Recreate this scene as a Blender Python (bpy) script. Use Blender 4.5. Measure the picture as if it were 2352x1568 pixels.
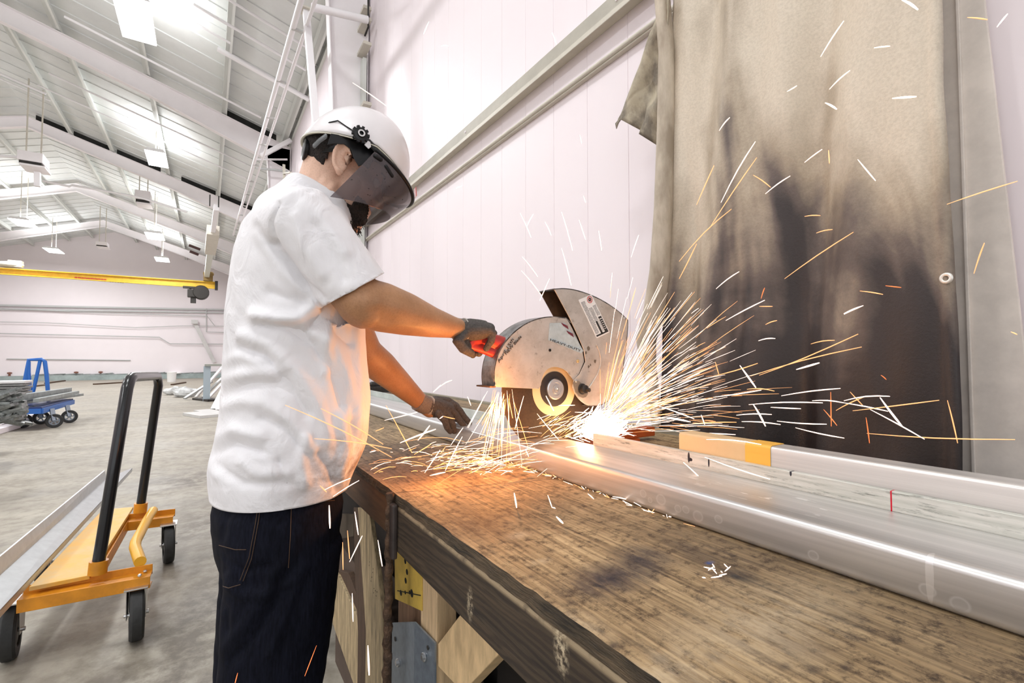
import bpy, bmesh, math, random
from mathutils import Vector as V, Matrix, noise
rnd = random.Random(7)
for o in list(bpy.data.objects): bpy.data.objects.remove(o)
SC = bpy.context.scene
COL = SC.collection

# ------------------------------------------------------------------ camera
F = 1100.0; W, H = 2352, 1568; VX, HY = 476.0, 824.0
yaw = math.atan((1176-VX)/F); tilt = math.atan((HY-784)/F)
O = V((0, 0, 1.25))
fh = V((math.sin(yaw), math.cos(yaw), 0)); rt = V((math.cos(yaw), -math.sin(yaw), 0))
fw = fh*math.cos(tilt)+V((0, 0, 1))*math.sin(tilt); up = -fh*math.sin(tilt)+V((0, 0, 1))*math.cos(tilt)
cd = bpy.data.cameras.new('camera'); cam = bpy.data.objects.new('camera', cd); COL.objects.link(cam)
cd.sensor_width = 36; cd.lens = F/W*36; cd.clip_start = .02; cd.clip_end = 200
cam.matrix_world = Matrix(((rt.x, up.x, -fw.x, 0), (rt.y, up.y, -fw.y, 0), (rt.z, up.z, -fw.z, 1.25), (0, 0, 0, 1)))
SC.camera = cam

# ------------------------------------------------------------------ world, exposure, lamps
wd = bpy.data.worlds.new('daylight'); SC.world = wd; wd.use_nodes = True
wd.node_tree.nodes['Background'].inputs[0].default_value = (.94, .97, 1, 1)
wd.node_tree.nodes['Background'].inputs[1].default_value = 3.0
vs = SC.view_settings
vs.view_transform = 'Standard'; vs.look = 'None'; vs.gamma = 1; vs.use_curve_mapping = False; vs.exposure = -0.95

def area(name, loc, sx, sy, power, color=(.97, .98, 1), rot=(0, 0, 0)):
    l = bpy.data.lights.new(name, 'AREA'); l.shape = 'RECTANGLE'; l.size = sx; l.size_y = sy; l.energy = power; l.color = color
    o = bpy.data.objects.new(name, l); COL.objects.link(o); o.location = loc; o.rotation_euler = rot
    return o
def point(name, loc, power, color, r):
    l = bpy.data.lights.new(name, 'POINT'); l.energy = power; l.color = color; l.shadow_soft_size = r
    o = bpy.data.objects.new(name, l); COL.objects.link(o); o.location = loc
    return o
LAMPS = [(-1.12, 9.95), (-1.3, 17.2), (-1.95, 24.5), (-2.1, 31.5), (-6.3, 26.3), (-6.7, 33.2), (-8.4, 10), (-8.4, 17.5)]   # hall luminaires, see their builder

# the shower of hot metal lights its surroundings
CUT = V((.93, 1.055, 1.055))
point('spark_glow', CUT+V((-.03, -.04, .0)), 6, (1, .50, .17), .03)
point('spark_glow', (.60, 1.02, 1.12), 10, (1, .36, .08), .008)
point('spark_glow', (.44, 1.0, 1.03), 1.5, (1, .38, .10), .010)

def ray(x, y): return fw+rt*((x-1176)/F)-up*((y-784)/F)
def P(x, y, ax, v):
    d = ray(x, y); i = 'XYZ'.index(ax); return O+d*((v-O[i])/d[i])
def pr(p):
    q = p-O; z = q.dot(fw)
    return 1176+F*q.dot(rt)/z, 784-F*q.dot(up)/z

# ------------------------------------------------------------------ materials
MATS = {}
def mat(name, col, rough=.6, metal=0, emit=None, es=0, noise_s=0, noise_a=0, col2=None, bump=0, bump_s=60, stretch=(1, 1, 1), spec=.5, alpha=1, trans=0, detail=6, lo=.35, hi=.65):
    if name in MATS: return MATS[name]
    m = bpy.data.materials.new(name); m.use_nodes = True; nt = m.node_tree; b = nt.nodes['Principled BSDF']
    b.inputs['Base Color'].default_value = (*col, 1); b.inputs['Roughness'].default_value = rough; b.inputs['Metallic'].default_value = metal
    b.inputs['Specular IOR Level'].default_value = spec
    if emit: b.inputs['Emission Color'].default_value = (*emit, 1); b.inputs['Emission Strength'].default_value = es
    if alpha < 1: b.inputs['Alpha'].default_value = alpha
    if trans: b.inputs['Transmission Weight'].default_value = trans
    if noise_s or bump:
        tc = nt.nodes.new('ShaderNodeTexCoord'); mp = nt.nodes.new('ShaderNodeMapping'); mp.inputs['Scale'].default_value = stretch
        nt.links.new(tc.outputs['Object'], mp.inputs['Vector'])
    if noise_s:
        n = nt.nodes.new('ShaderNodeTexNoise'); n.inputs['Scale'].default_value = noise_s; n.inputs['Detail'].default_value = detail; n.inputs['Roughness'].default_value = .65
        r = nt.nodes.new('ShaderNodeValToRGB'); r.color_ramp.elements[0].position = lo; r.color_ramp.elements[1].position = hi
        c2 = col2 or tuple(c*(1-noise_a) for c in col)
        r.color_ramp.elements[0].color = (*c2, 1); r.color_ramp.elements[1].color = (*col, 1)
        nt.links.new(mp.outputs[0], n.inputs['Vector']); nt.links.new(n.outputs['Fac'], r.inputs['Fac']); nt.links.new(r.outputs[0], b.inputs['Base Color'])
    if bump:
        n2 = nt.nodes.new('ShaderNodeTexNoise'); n2.inputs['Scale'].default_value = bump_s; n2.inputs['Detail'].default_value = 4
        bp = nt.nodes.new('ShaderNodeBump'); bp.inputs['Strength'].default_value = bump; bp.inputs['Distance'].default_value = .01
        nt.links.new(mp.outputs[0], n2.inputs['Vector']); nt.links.new(n2.outputs['Fac'], bp.inputs['Height']); nt.links.new(bp.outputs[0], b.inputs['Normal'])
    MATS[name] = m
    return m

class NT:
    """small helper to write node graphs"""
    def __init__(s, name, rough=.6, metal=0):
        s.m = bpy.data.materials.new(name); s.m.use_nodes = True; s.t = s.m.node_tree; s.b = s.t.nodes['Principled BSDF']
        s.b.inputs['Roughness'].default_value = rough; s.b.inputs['Metallic'].default_value = metal
        s.tc = s.t.nodes.new('ShaderNodeTexCoord')
    def mapv(s, scale=(1, 1, 1), loc=(0, 0, 0), rot=(0, 0, 0)):
        n = s.t.nodes.new('ShaderNodeMapping'); n.inputs['Scale'].default_value = scale; n.inputs['Location'].default_value = loc; n.inputs['Rotation'].default_value = rot
        s.t.links.new(s.tc.outputs['Object'], n.inputs['Vector']); return n.outputs[0]
    def noise(s, vec, scale, detail=6, rough=.6, dist=0):
        n = s.t.nodes.new('ShaderNodeTexNoise'); n.inputs['Scale'].default_value = scale; n.inputs['Detail'].default_value = detail
        n.inputs['Roughness'].default_value = rough; n.inputs['Distortion'].default_value = dist
        s.t.links.new(vec, n.inputs['Vector']); return n.outputs['Fac']
    def wave(s, vec, scale, dist=4, detail=3, direction='X'):
        n = s.t.nodes.new('ShaderNodeTexWave'); n.inputs['Scale'].default_value = scale; n.inputs['Distortion'].default_value = dist
        n.inputs['Detail'].default_value = detail; n.bands_direction = direction
        s.t.links.new(vec, n.inputs['Vector']); return n.outputs['Fac']
    def ramp(s, fac, stops):
        r = s.t.nodes.new('ShaderNodeValToRGB'); e = r.color_ramp.elements
        while len(e) < len(stops): e.new(.5)
        for i, (p, c) in enumerate(stops): e[i].position = p; e[i].color = (*c, 1) if len(c) == 3 else c
        s.t.links.new(fac, r.inputs['Fac']); return r.outputs[0]
    def mix(s, fac, a, b, mode='MIX'):
        n = s.t.nodes.new('ShaderNodeMix'); n.data_type = 'RGBA'; n.blend_type = mode
        for k, v in ((0, fac), (6, a), (7, b)):
            if hasattr(v, 'links') or isinstance(v, bpy.types.NodeSocket): s.t.links.new(v, n.inputs[k])
            elif k == 0: n.inputs[0].default_value = v
            else: n.inputs[k].default_value = (*v, 1)
        return n.outputs[2]
    def sep(s, vec=None):
        n = s.t.nodes.new('ShaderNodeSeparateXYZ'); s.t.links.new(vec or s.tc.outputs['Object'], n.inputs[0]); return n.outputs
    def maprange(s, v, a, b, c=0, d=1):
        n = s.t.nodes.new('ShaderNodeMapRange'); s.t.links.new(v, n.inputs[0])
        for i, k in enumerate((a, b, c, d)): n.inputs[i+1].default_value = k
        return n.outputs[0]
    def math(s, op, a, b=0):
        n = s.t.nodes.new('ShaderNodeMath'); n.operation = op
        for k, v in ((0, a), (1, b)):
            if isinstance(v, bpy.types.NodeSocket): s.t.links.new(v, n.inputs[k])
            else: n.inputs[k].default_value = v
        return n.outputs[0]
    def blob(s, c, r, soft=.6, vec=None):
        """1 inside an ellipsoid centred c with radii r"""
        mp = s.t.nodes.new('ShaderNodeMapping'); mp.vector_type = 'POINT'
        mp.inputs['Scale'].default_value = tuple(1/k for k in r); mp.inputs['Location'].default_value = tuple(-c[i]/r[i] for i in range(3))
        s.t.links.new(vec or s.tc.outputs['Object'], mp.inputs['Vector'])
        l = s.t.nodes.new('ShaderNodeVectorMath'); l.operation = 'LENGTH'; s.t.links.new(mp.outputs[0], l.inputs[0])
        return s.maprange(l.outputs['Value'], soft, 1.0, 1, 0)
    def color(s, c): s.t.links.new(c, s.b.inputs['Base Color'])
    def rough(s, c): s.t.links.new(c, s.b.inputs['Roughness'])
    def bump(s, h, strength=.4, dist=.005):
        n = s.t.nodes.new('ShaderNodeBump'); n.inputs['Strength'].default_value = strength; n.inputs['Distance'].default_value = dist
        s.t.links.new(h, n.inputs['Height']); s.t.links.new(n.outputs[0], s.b.inputs['Normal'])

M_white = mat('white_paint', (.86, .795, .81), .55, noise_s=1.3, noise_a=.05)
M_grey_paint = mat('grey_white_paint', (.64, .63, .61), .5, noise_s=3, noise_a=.10)
M_ceil = mat('ceiling_sheet', (.76, .78, .76), .6, noise_s=.8, noise_a=.12)
M_purlin = mat('purlin_paint', (.76, .78, .74), .55)
M_rafter = mat('rafter_paint', (.94, .90, .91), .5, noise_s=2, noise_a=.05)
M_girt = mat('girt_paint', (.66, .62, .53), .5, noise_s=6, noise_a=.12)
M_alu = mat('mill_aluminium', (.72, .71, .70), .27, .85, noise_s=14, noise_a=.18, stretch=(1, .12, 1), bump=.02, bump_s=40)
M_alu2 = mat('brushed_aluminium', (.78, .76, .75), .42, .65, noise_s=30, noise_a=.15, stretch=(3, .06, 3))
M_galv = mat('galvanised_steel', (.30, .35, .41), .42, .7, noise_s=60, noise_a=.22, bump=.05)
M_steel = mat('bright_steel', (.62, .61, .60), .3, .9)
M_dsteel = mat('dark_steel', (.06, .055, .05), .5, .6, noise_s=40, noise_a=.4)
M_rust = mat('rusty_steel', (.13, .075, .045), .8, .3, noise_s=45, noise_a=.7, bump=.6, bump_s=120)
M_black = mat('black_plastic', (.006, .006, .007), .3, spec=.35)
M_rubber = mat('black_rubber', (.03, .03, .03), .7, noise_s=30, noise_a=.4)
M_orange = mat('orange_paint', (.78, .30, .015), .42, noise_s=12, noise_a=.25)
M_yellow = mat('yellow_paint', (.80, .50, .04), .5, noise_s=5, noise_a=.2)
M_blue = mat('blue_paint', (.02, .12, .42), .4)
M_pine = mat('new_pine', (.66, .47, .27), .7, noise_s=9, noise_a=.35, stretch=(9, 9, .8), bump=.1)
M_pale = mat('pale_lumber', (.55, .42, .24), .75, noise_s=14, noise_a=.6, stretch=(6, 6, .7), bump=.15)
M_brown = mat('brown_lumber', (.10, .055, .03), .75, noise_s=14, noise_a=.5, stretch=(6, 6, .7), bump=.15)
M_spark_w = mat('white_hot_metal', (1, 1, 1), .5, emit=(1, .70, .55), es=3.4)
M_spark_o = mat('orange_hot_metal', (1, .6, .3), .5, emit=(1, .38, .13), es=1.9)
M_spark_r = mat('red_hot_metal', (1, .3, .1), .5, emit=(1, .20, .05), es=1.6)

# ------------------------------------------------------------------ mesh builder
class MB:
    def __init__(s): s.v = []; s.f = []; s.mi = []; s.cur = 0
    def add(s, vs, fs):
        n = len(s.v); s.v += [V(p) for p in vs]; s.f += [[i+n for i in f] for f in fs]; s.mi += [s.cur]*len(fs); return s
    def box(s, c, d, R=None):
        c = V(c); h = V(d)/2; pts = []
        for x in (-1, 1):
            for y in (-1, 1):
                for z in (-1, 1):
                    p = V((x*h.x, y*h.y, z*h.z)); pts.append(c+(R @ p if R else p))
        return s.add(pts, [[0, 1, 3, 2], [4, 6, 7, 5], [0, 4, 5, 1], [2, 3, 7, 6], [0, 2, 6, 4], [1, 5, 7, 3]])
    def span(s, a, b):
        a = V(a); b = V(b); return s.box((a+b)/2, (abs(b.x-a.x), abs(b.y-a.y), abs(b.z-a.z)))
    def bar(s, a, b, w, h, upv=(0, 0, 1)):
        a = V(a); b = V(b); d = b-a; L = d.length; d.normalize(); u = V(upv); x = d.cross(u)
        if x.length < 1e-4: x = d.cross(V((1, 0, 0)))
        x.normalize(); u = x.cross(d)
        R = Matrix((x, d, u)).transposed()
        return s.box((a+b)/2, (w, L, h), R)
    def prism(s, pts, off):
        """closed polygon extruded by the vector off"""
        off = V(off); n = len(pts); a = [V(p) for p in pts]
        vs = a+[p+off for p in a]
        fs = [list(range(n))[::-1], list(range(n, 2*n))]+[[i, (i+1) % n, n+(i+1) % n, n+i] for i in range(n)]
        return s.add(vs, fs)
    def strip(s, pts, off, th=.003):
        """open polyline wall: swept by off, given thickness toward the left"""
        a = [V(p) for p in pts]; off = V(off)
        m = off.normalized(); out = []
        for i, p in enumerate(a):
            t = (a[min(i+1, len(a)-1)]-a[max(i-1, 0)]).normalized(); out.append(p+t.cross(m)*th)
        for i in range(len(a)-1):
            q = [a[i], a[i+1], out[i+1], out[i]]
            s.prism(q, off)
        return s
    def sweep(s, pts, rad, seg=12, cap='round', closed=False, ref=None):
        pts = [V(p) for p in pts]; n = len(pts)
        if not isinstance(rad, (list, tuple)): rad = [rad]*n
        rad = [r if isinstance(r, (tuple, list)) else (r, r) for r in rad]
        rings = []; R0 = ref and V(ref)
        prev = None
        P_, Rr, T_ = [], [], []
        for i in range(n):
            if closed: t = pts[(i+1) % n]-pts[i-1]
            else: t = pts[min(i+1, n-1)]-pts[max(i-1, 0)]
            T_.append(t.normalized())
        seq = [(pts[i], rad[i], T_[i]) for i in range(n)]
        if cap == 'round' and not closed:
            k = 4; pre = []; post = []
            for j in range(k, 0, -1):
                a = j/k*math.pi/2*.97
                r = rad[0]; rm = (r[0]+r[1])/2; pre.append((pts[0]-T_[0]*rm*math.sin(a), (r[0]*math.cos(a), r[1]*math.cos(a)), T_[0]))
            for j in range(1, k+1):
                a = j/k*math.pi/2*.97
                r = rad[-1]; rm = (r[0]+r[1])/2; post.append((pts[-1]+T_[-1]*rm*math.sin(a), (r[0]*math.cos(a), r[1]*math.cos(a)), T_[-1]))
            seq = pre+seq+post
        vs = []
        for p, r, t in seq:
            if R0: x = R0-t*R0.dot(t)
            elif prev is None:
                x = V((0, 0, 1)) if abs(t.z) < .9 else V((1, 0, 0)); x = x-t*x.dot(t)
            else: x = prev-t*prev.dot(t)
            x.normalize(); prev = x; y = t.cross(x)
            for k in range(seg):
                a = 2*math.pi*k/seg; vs.append(p+x*(math.cos(a)*r[0])+y*(math.sin(a)*r[1]))
        m = len(seq); fs = []
        for i in range(m if closed else m-1):
            for k in range(seg):
                a = i*seg+k; b = i*seg+(k+1) % seg; j = (i+1) % m
                fs.append([a, b, j*seg+(k+1) % seg, j*seg+k])
        if not closed: fs.append(list(range(seg))[::-1]); fs.append([(m-1)*seg+k for k in range(seg)])
        return s.add(vs, fs)
    def tube(s, a, b, r, seg=12): return s.sweep([a, b], r, seg, cap='flat')
    def ell(s, c, r, R=None, nu=20, nv=12):
        c = V(c); vs = []; fs = []
        for j in range(nv+1):
            th = math.pi*(.001+.998*j/nv)
            for i in range(nu):
                ph = 2*math.pi*i/nu; p = V((r[0]*math.sin(th)*math.cos(ph), r[1]*math.sin(th)*math.sin(ph), r[2]*math.cos(th)))
                vs.append(c+(R @ p if R else p))
        for j in range(nv):
            for i in range(nu): fs.append([j*nu+i, (j+1)*nu+i, (j+1)*nu+(i+1) % nu, j*nu+(i+1) % nu])
        fs.append(list(range(nu))); fs.append([nv*nu+i for i in range(nu)][::-1])
        return s.add(vs, fs)
    def lathe(s, c, axis, prof, seg=32, close=True):
        """prof: (radius, height along axis)"""
        c = V(c); ax = V(axis).normalized(); x = ax.orthogonal().normalized(); y = ax.cross(x); vs = []
        for r, h in prof:
            for k in range(seg):
                a = 2*math.pi*k/seg; vs.append(c+ax*h+x*(r*math.cos(a))+y*(r*math.sin(a)))
        m = len(prof); fs = []
        for i in range(m-1):
            for k in range(seg): fs.append([i*seg+k, i*seg+(k+1) % seg, (i+1)*seg+(k+1) % seg, (i+1)*seg+k])
        if close:
            if prof[0][0] > 1e-5: fs.append(list(range(seg))[::-1])
            if prof[-1][0] > 1e-5: fs.append([(m-1)*seg+k for k in range(seg)])
        return s.add(vs, fs)
    def mesh(s, name):
        me = bpy.data.meshes.new(name); me.from_pydata([tuple(p) for p in s.v], [], s.f); me.update()
        bm = bmesh.new(); bm.from_mesh(me); bmesh.ops.recalc_face_normals(bm, faces=bm.faces); bm.to_mesh(me); bm.free()
        for p, i in zip(me.polygons, s.mi): p.material_index = i
        return me
    def build(s, name, material, parent=None, smooth=None, bevel=0):
        me = s.mesh(name); o = put(name, me, material, parent)
        if bevel:
            m = o.modifiers.new('bevel', 'BEVEL'); m.width = bevel; m.segments = 2; m.limit_method = 'ANGLE'; m.angle_limit = math.radians(40)
        if smooth: shade(me, smooth)
        return o

def shade(me, angle=40):
    me.shade_smooth()
    me.set_sharp_from_angle(angle=math.radians(angle))
def rootloc(o):
    while o.parent: o = o.parent
    return V(o.location)
def put(name, me, material, parent=None):
    """link a mesh whose vertices are in world coordinates"""
    o = bpy.data.objects.new(name, me); COL.objects.link(o)
    for m in (material if isinstance(material, (list, tuple)) else [material]): me.materials.append(m)
    if parent: o.parent = parent; off = rootloc(parent)
    else:
        c = [v.co for v in me.vertices]
        off = V(((min(p.x for p in c)+max(p.x for p in c))/2, (min(p.y for p in c)+max(p.y for p in c))/2, min(p.z for p in c))); o.location = off
    me.transform(Matrix.Translation(-off))
    return o
def thing(name, label, cat, loc, group=None):
    o = bpy.data.objects.new(name, None); COL.objects.link(o); o.location = loc; o.empty_display_size = .1
    return tag(o, label, cat, group)
def tag(o, label, cat, group=None, kind=None):
    o['label'] = label; o['category'] = cat
    if group: o['group'] = group
    if kind: o['kind'] = kind
    return o
def struct(o): o['kind'] = 'structure'; return o
def copy_tree(o, parent=None):
    c = o.copy(); COL.objects.link(c)
    if parent: c.parent = parent
    for ch in list(o.children): copy_tree(ch, c)
    return c
def fuse(name, mb, voxel, smooth=2, fac=.5):
    """one continuous skin over overlapping closed shapes"""
    me = mb.mesh(name); o = bpy.data.objects.new(name, me); COL.objects.link(o)
    m = o.modifiers.new('r', 'REMESH'); m.mode = 'VOXEL'; m.voxel_size = voxel
    if smooth: s = o.modifiers.new('s', 'SMOOTH'); s.iterations = smooth; s.factor = fac
    dg = bpy.context.evaluated_depsgraph_get(); dg.update()
    me2 = bpy.data.meshes.new_from_object(o.evaluated_get(dg)); me2.name = name
    bpy.data.objects.remove(o); me2.materials.clear(); me2.shade_smooth()
    return me2
def sculpt(me, strokes, side=-1):
    """push the skin along its normals under strokes: (image path, height in m, width in px)"""
    me.update(); vs = me.vertices
    data = []
    for path, amp, w in strokes:
        segs = [(V(path[i]), V(path[i+1])) for i in range(len(path)-1)]
        x0 = min(p[0] for p in path)-3*w; x1 = max(p[0] for p in path)+3*w; y0 = min(p[1] for p in path)-3*w; y1 = max(p[1] for p in path)+3*w
        data.append((segs, amp, w, x0, x1, y0, y1))
    new = []
    for v in vs:
        n = v.normal; p = v.co.copy()
        if n.dot(O-p) <= 0: new.append(None); continue
        facing = min(1, n.dot((O-p).normalized())*1.6)
        q = V(pr(p)); d = 0
        for segs, amp, w, x0, x1, y0, y1 in data:
            if not (x0 < q.x < x1 and y0 < q.y < y1): continue
            best = 1e9
            for a, b in segs:
                ab = b-a; t = max(0, min(1, (q-a).dot(ab)/ab.dot(ab))); best = min(best, (q-a-ab*t).length)
            d += amp*math.exp(-(best/w)**2)
        new.append(p+n*(d*facing) if d else None)
    for v, p in zip(vs, new):
        if p is not None: v.co = p
    me.update()
def cut_plane(me, co, no):
    """drop everything on the side no points to; leaves the opening open"""
    bm = bmesh.new(); bm.from_mesh(me)
    bmesh.ops.bisect_plane(bm, geom=bm.verts[:]+bm.edges[:]+bm.faces[:], dist=1e-6, plane_co=co, plane_no=no, clear_outer=True)
    bm.to_mesh(me); bm.free()
def text_mesh(txt, size, depth=.0004):
    cu = bpy.data.curves.new('t', 'FONT'); cu.body = txt; cu.size = size; cu.extrude = depth; cu.resolution_u = 3
    o = bpy.data.objects.new('t', cu); COL.objects.link(o); dg = bpy.context.evaluated_depsgraph_get(); dg.update()
    me = bpy.data.meshes.new_from_object(o.evaluated_get(dg)); bpy.data.objects.remove(o); return me
def lettering(mb, txt, a, b, size, normal, bold=0):
    """letters from point a toward point b on the plane with the given outward normal"""
    me = text_mesh(txt, size); a = V(a); x = (V(b)-a).normalized(); n = V(normal); n = (n-x*n.dot(x)).normalized(); y = n.cross(x)
    L = max(v.co.x for v in me.vertices); k = (V(b)-a).length/L
    vs = [a+x*(v.co.x*k)+y*v.co.y+n*v.co.z for v in me.vertices]
    mb.add(vs, [list(p.vertices) for p in me.polygons])

# ================================================================== the hall
Xw, Yf, RX, RZ, SL = 1.75, 37.6, -4.9, 6.95, .31
def roof(x): return RZ+SL*(Xw-x) if x > RX else RZ+SL*(Xw-RX)-SL*(RX-x)
XL = 2*RX-Xw
# floor
t = NT('concrete_floor', .55)
v = t.mapv((1, 1, 1)); a = t.noise(v, 1.1, 9, .68, .3); b = t.noise(t.mapv((.35, 1.6, 1)), 1.4, 6, .6); c = t.noise(v, 9, 8, .7)
col = t.ramp(a, [(.30, (.20, .18, .145)), (.5, (.36, .325, .265)), (.72, (.46, .425, .35))])
col = t.mix(.5, col, t.ramp(b, [(.35, (.24, .215, .175)), (.65, (.43, .395, .33))]), 'MIX')
col = t.mix(.55, col, t.ramp(c, [(.32, (.36, .33, .29)), (.56, (1, 1, 1))]), 'MULTIPLY')
for ce, r in [((.1, 2.9, 0), (.6, 1.0, 1)), ((-.3, 2.2, 0), (.9, .6, 1)), ((.1, 4.3, 0), (.6, 1.0, 1)), ((-.1, 6, 0), (.7, .8, 1))]:
    msk = t.math('MULTIPLY', t.blob((ce[0]+4.9, ce[1]-14.8, .1), r, .1), t.ramp(t.noise(v, 7, 8, .7), [(.42, (0, 0, 0)), (.6, (1, 1, 1))]))
    col = t.mix(t.math('MULTIPLY', msk, .85), col, (.10, .08, .065))
t.color(col); t.rough(t.maprange(a, .3, .7, .42, .7)); t.bump(c, .15)
mb = MB(); mb.box(((Xw+XL)/2, (Yf-8)/2, -.05), (Xw-XL, Yf+8, .1)); struct(mb.build('floor', t.m))
# wall_right: ribbed metal liner, one groove every 305 mm
mb = MB(); prof = []; y = -8.0; gy = 1.06
while y < Yf:
    prof.append((0, y)); nx = gy+.3045*(math.floor((y-gy)/.3045)+1)
    if nx+.006 < Yf and y < 14: prof += [(0, nx-.0025), (.003, nx-.001), (.003, nx+.001), (0, nx+.0025)]; y = nx+.006
    else: y = Yf; prof.append((0, Yf))
poly = [V((Xw+dx, yy, 0)) for dx, yy in prof]+[V((Xw+.1, Yf, 0)), V((Xw+.1, -8, 0))]
mb.prism(poly, (0, 0, RZ+.2)); 
t = NT('wall_liner_paint', .5)
v = t.mapv((1, 1, 1)); 
col = t.ramp(t.noise(v, .8, 5), [(.3, (.875, .79, .82)), (.7, (.90, .82, .845))])
sm = t.math('MULTIPLY', t.blob((0, -18.2+4.4, 1.62), (.6, .5, .12), .1), t.ramp(t.noise(t.mapv((1, 3, .6)), 10, 6), [(.45, (0, 0, 0)), (.62, (1, 1, 1))]))
t.color(col)
struct(mb.build('wall_right', t.m))
# left wall, far wall
M_far = mat('far_wall_paint', (.90, .835, .85), .6, noise_s=.5, noise_a=.04)
mb = MB(); mb.span((XL-.1, -8, 0), (XL, Yf, RZ)); struct(mb.build('wall_left', M_white))
mb = MB(); mb.prism([(XL, Yf, 0), (Xw+.1, Yf, 0), (Xw+.1, Yf, RZ), (RX, Yf, roof(RX)), (XL, Yf, RZ)], (0, .12, 0)); struct(mb.build('wall_far', M_far))
# ceiling: liner sheets with ribs running down the slope
for k, (xa, xb) in enumerate(((RX, Xw+.1), (RX, XL-.1))):
    mb = MB(); za, zb = roof(RX), RZ-SL*.1
    mb.prism([(xa, -8, za), (xb, -8, zb), (xb, -8, zb+.06), (xa, -8, za+.06)], (0, Yf+8, 0))
    yy = 6.0
    while yy < Yf:
        mb.prism([(xa, yy, za-.022), (xb, yy, zb-.022), (xb, yy, zb+.01), (xa, yy, za+.01)], (0, .03, 0)); yy += .62
    struct(mb.build('ceiling', M_ceil))
# purlins
pm = None; n = 1
for X in (1.55, .22, -1.29, -2.82, -3.86, -5.94, -6.98, -8.5, -10.1):
    z = roof(X)
    if pm is None:
        mb = MB(); mb.span((-.035, -8, -.2), (.035, Yf, .0)); mb.span((-.035, -8, -.2), (.075, Yf, -.185)); pm = struct(mb.build('trim_1', M_purlin)); off0 = pm.location.copy()
        o = pm
    else: o = pm.copy(); COL.objects.link(o); o.name = 'trim_1'
    o.location = off0+V((X, 0, z))
# rafters: tapered I beams
def ibeam(mb, path, depth, Y, w=.16):
    for i in range(len(path)-1):
        (x0, z0), (x1, z1) = path[i], path[i+1]; d0, d1 = depth[i], depth[i+1]
        mb.prism([(x0, Y-.006, z0), (x1, Y-.006, z1), (x1, Y-.006, z1-d1), (x0, Y-.006, z0-d0)], (0, .012, 0))
        mb.prism([(x0, Y-w/2, z0), (x1, Y-w/2, z1), (x1, Y-w/2, z1-.014), (x0, Y-w/2, z0-.014)], (0, w, 0))
        mb.prism([(x0, Y-w/2, z0-d0+.014), (x1, Y-w/2, z1-d1+.014), (x1, Y-w/2, z1-d1), (x0, Y-w/2, z0-d0)], (0, w, 0))
dark = mat('dark_gap_shade', (.03, .03, .028), .9, noise_s=6, noise_a=.5)  # dark strips stand in for the shaded gaps between rafters and roof
for i, Y in enumerate((-1.5, 6.35, 13.5, 20.5, 27.3, 33.8)):
    mb = MB(); z = lambda x: roof(x)-.21
    path = [(Xw-.02, z(Xw)-.02), (-1.2, z(-1.2)), (RX, z(RX)), (2*RX+1.2, z(-1.2)), (XL+.02, z(Xw)-.02)]
    ibeam(mb, path, [.62, .42, .34, .42, .62], Y)
    struct(mb.build('trim_2', M_rafter))
    # frame columns
    for s, xw in ((1, Xw), (-1, XL)):
        mb = MB(); x1 = xw-s*.02; dep0, dep1 = .20, .55
        zt = RZ-.25
        mb.prism([(x1, Y-.006, 0), (x1-s*dep0, Y-.006, 0), (x1-s*dep1, Y-.006, zt), (x1, Y-.006, zt)], (0, .012, 0))
        mb.prism([(x1-s*dep0, Y-.08, 0), (x1-s*dep0-s*.012, Y-.08, 0), (x1-s*dep1-s*.012, Y-.08, zt), (x1-s*dep1, Y-.08, zt)], (0, .16, 0))
        mb.span((x1, Y-.08, 0), (x1-s*.012, Y+.08, zt))
        struct(mb.build('trim_3', M_rafter))
    if Y in (20.5, 13.5):
        mb = MB()
        for xa, xb in ((-4.7, -3.95), (-3.8, -2.9), (-2.7, -1.5), (-.9, .15), (.3, 1.4)):
            if Y < 15 and xa < .2: continue
            mb.prism([(xa, Y+.06, roof(xa)-.02), (xb, Y+.06, roof(xb)-.02), (xb, Y+.06, roof(xb)-.19), (xa, Y+.06, roof(xa)-.19)], (0, .04, 0))
        struct(mb.build('trim_4', dark))
# eave gutter plate between ceiling and right wall
mb = MB(); mb.span((Xw-.05, -8, RZ-.12), (Xw, Yf, RZ-.02)); struct(mb.build('trim_5', M_purlin))
# girt on the right wall and the ledge trim below it
mb = MB(); mb.span((1.67, -8, 2.985), (Xw, Yf, 3.065)); mb.span((1.67, -8, 2.96), (1.676, Yf, 3.065)); struct(mb.build('trim_6', M_girt, bevel=.003))
mb = MB(); mb.span((1.722, -8, 2.79), (Xw, Yf, 2.825)); mb.sweep([(1.718, -8, 2.81), (1.718, Yf, 2.81)], .012, 8); struct(mb.build('trim_7', M_girt, bevel=.003))
mb = MB()
for y in (1.45, 1.6, 1.66, 3.3, 5.1):
    mb.lathe((1.67, y, 3.02), (-1, 0, 0), [(.010, 0), (.010, .005), (.004, .008)], 8)
struct(mb.build('trim_8', M_white))
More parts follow.
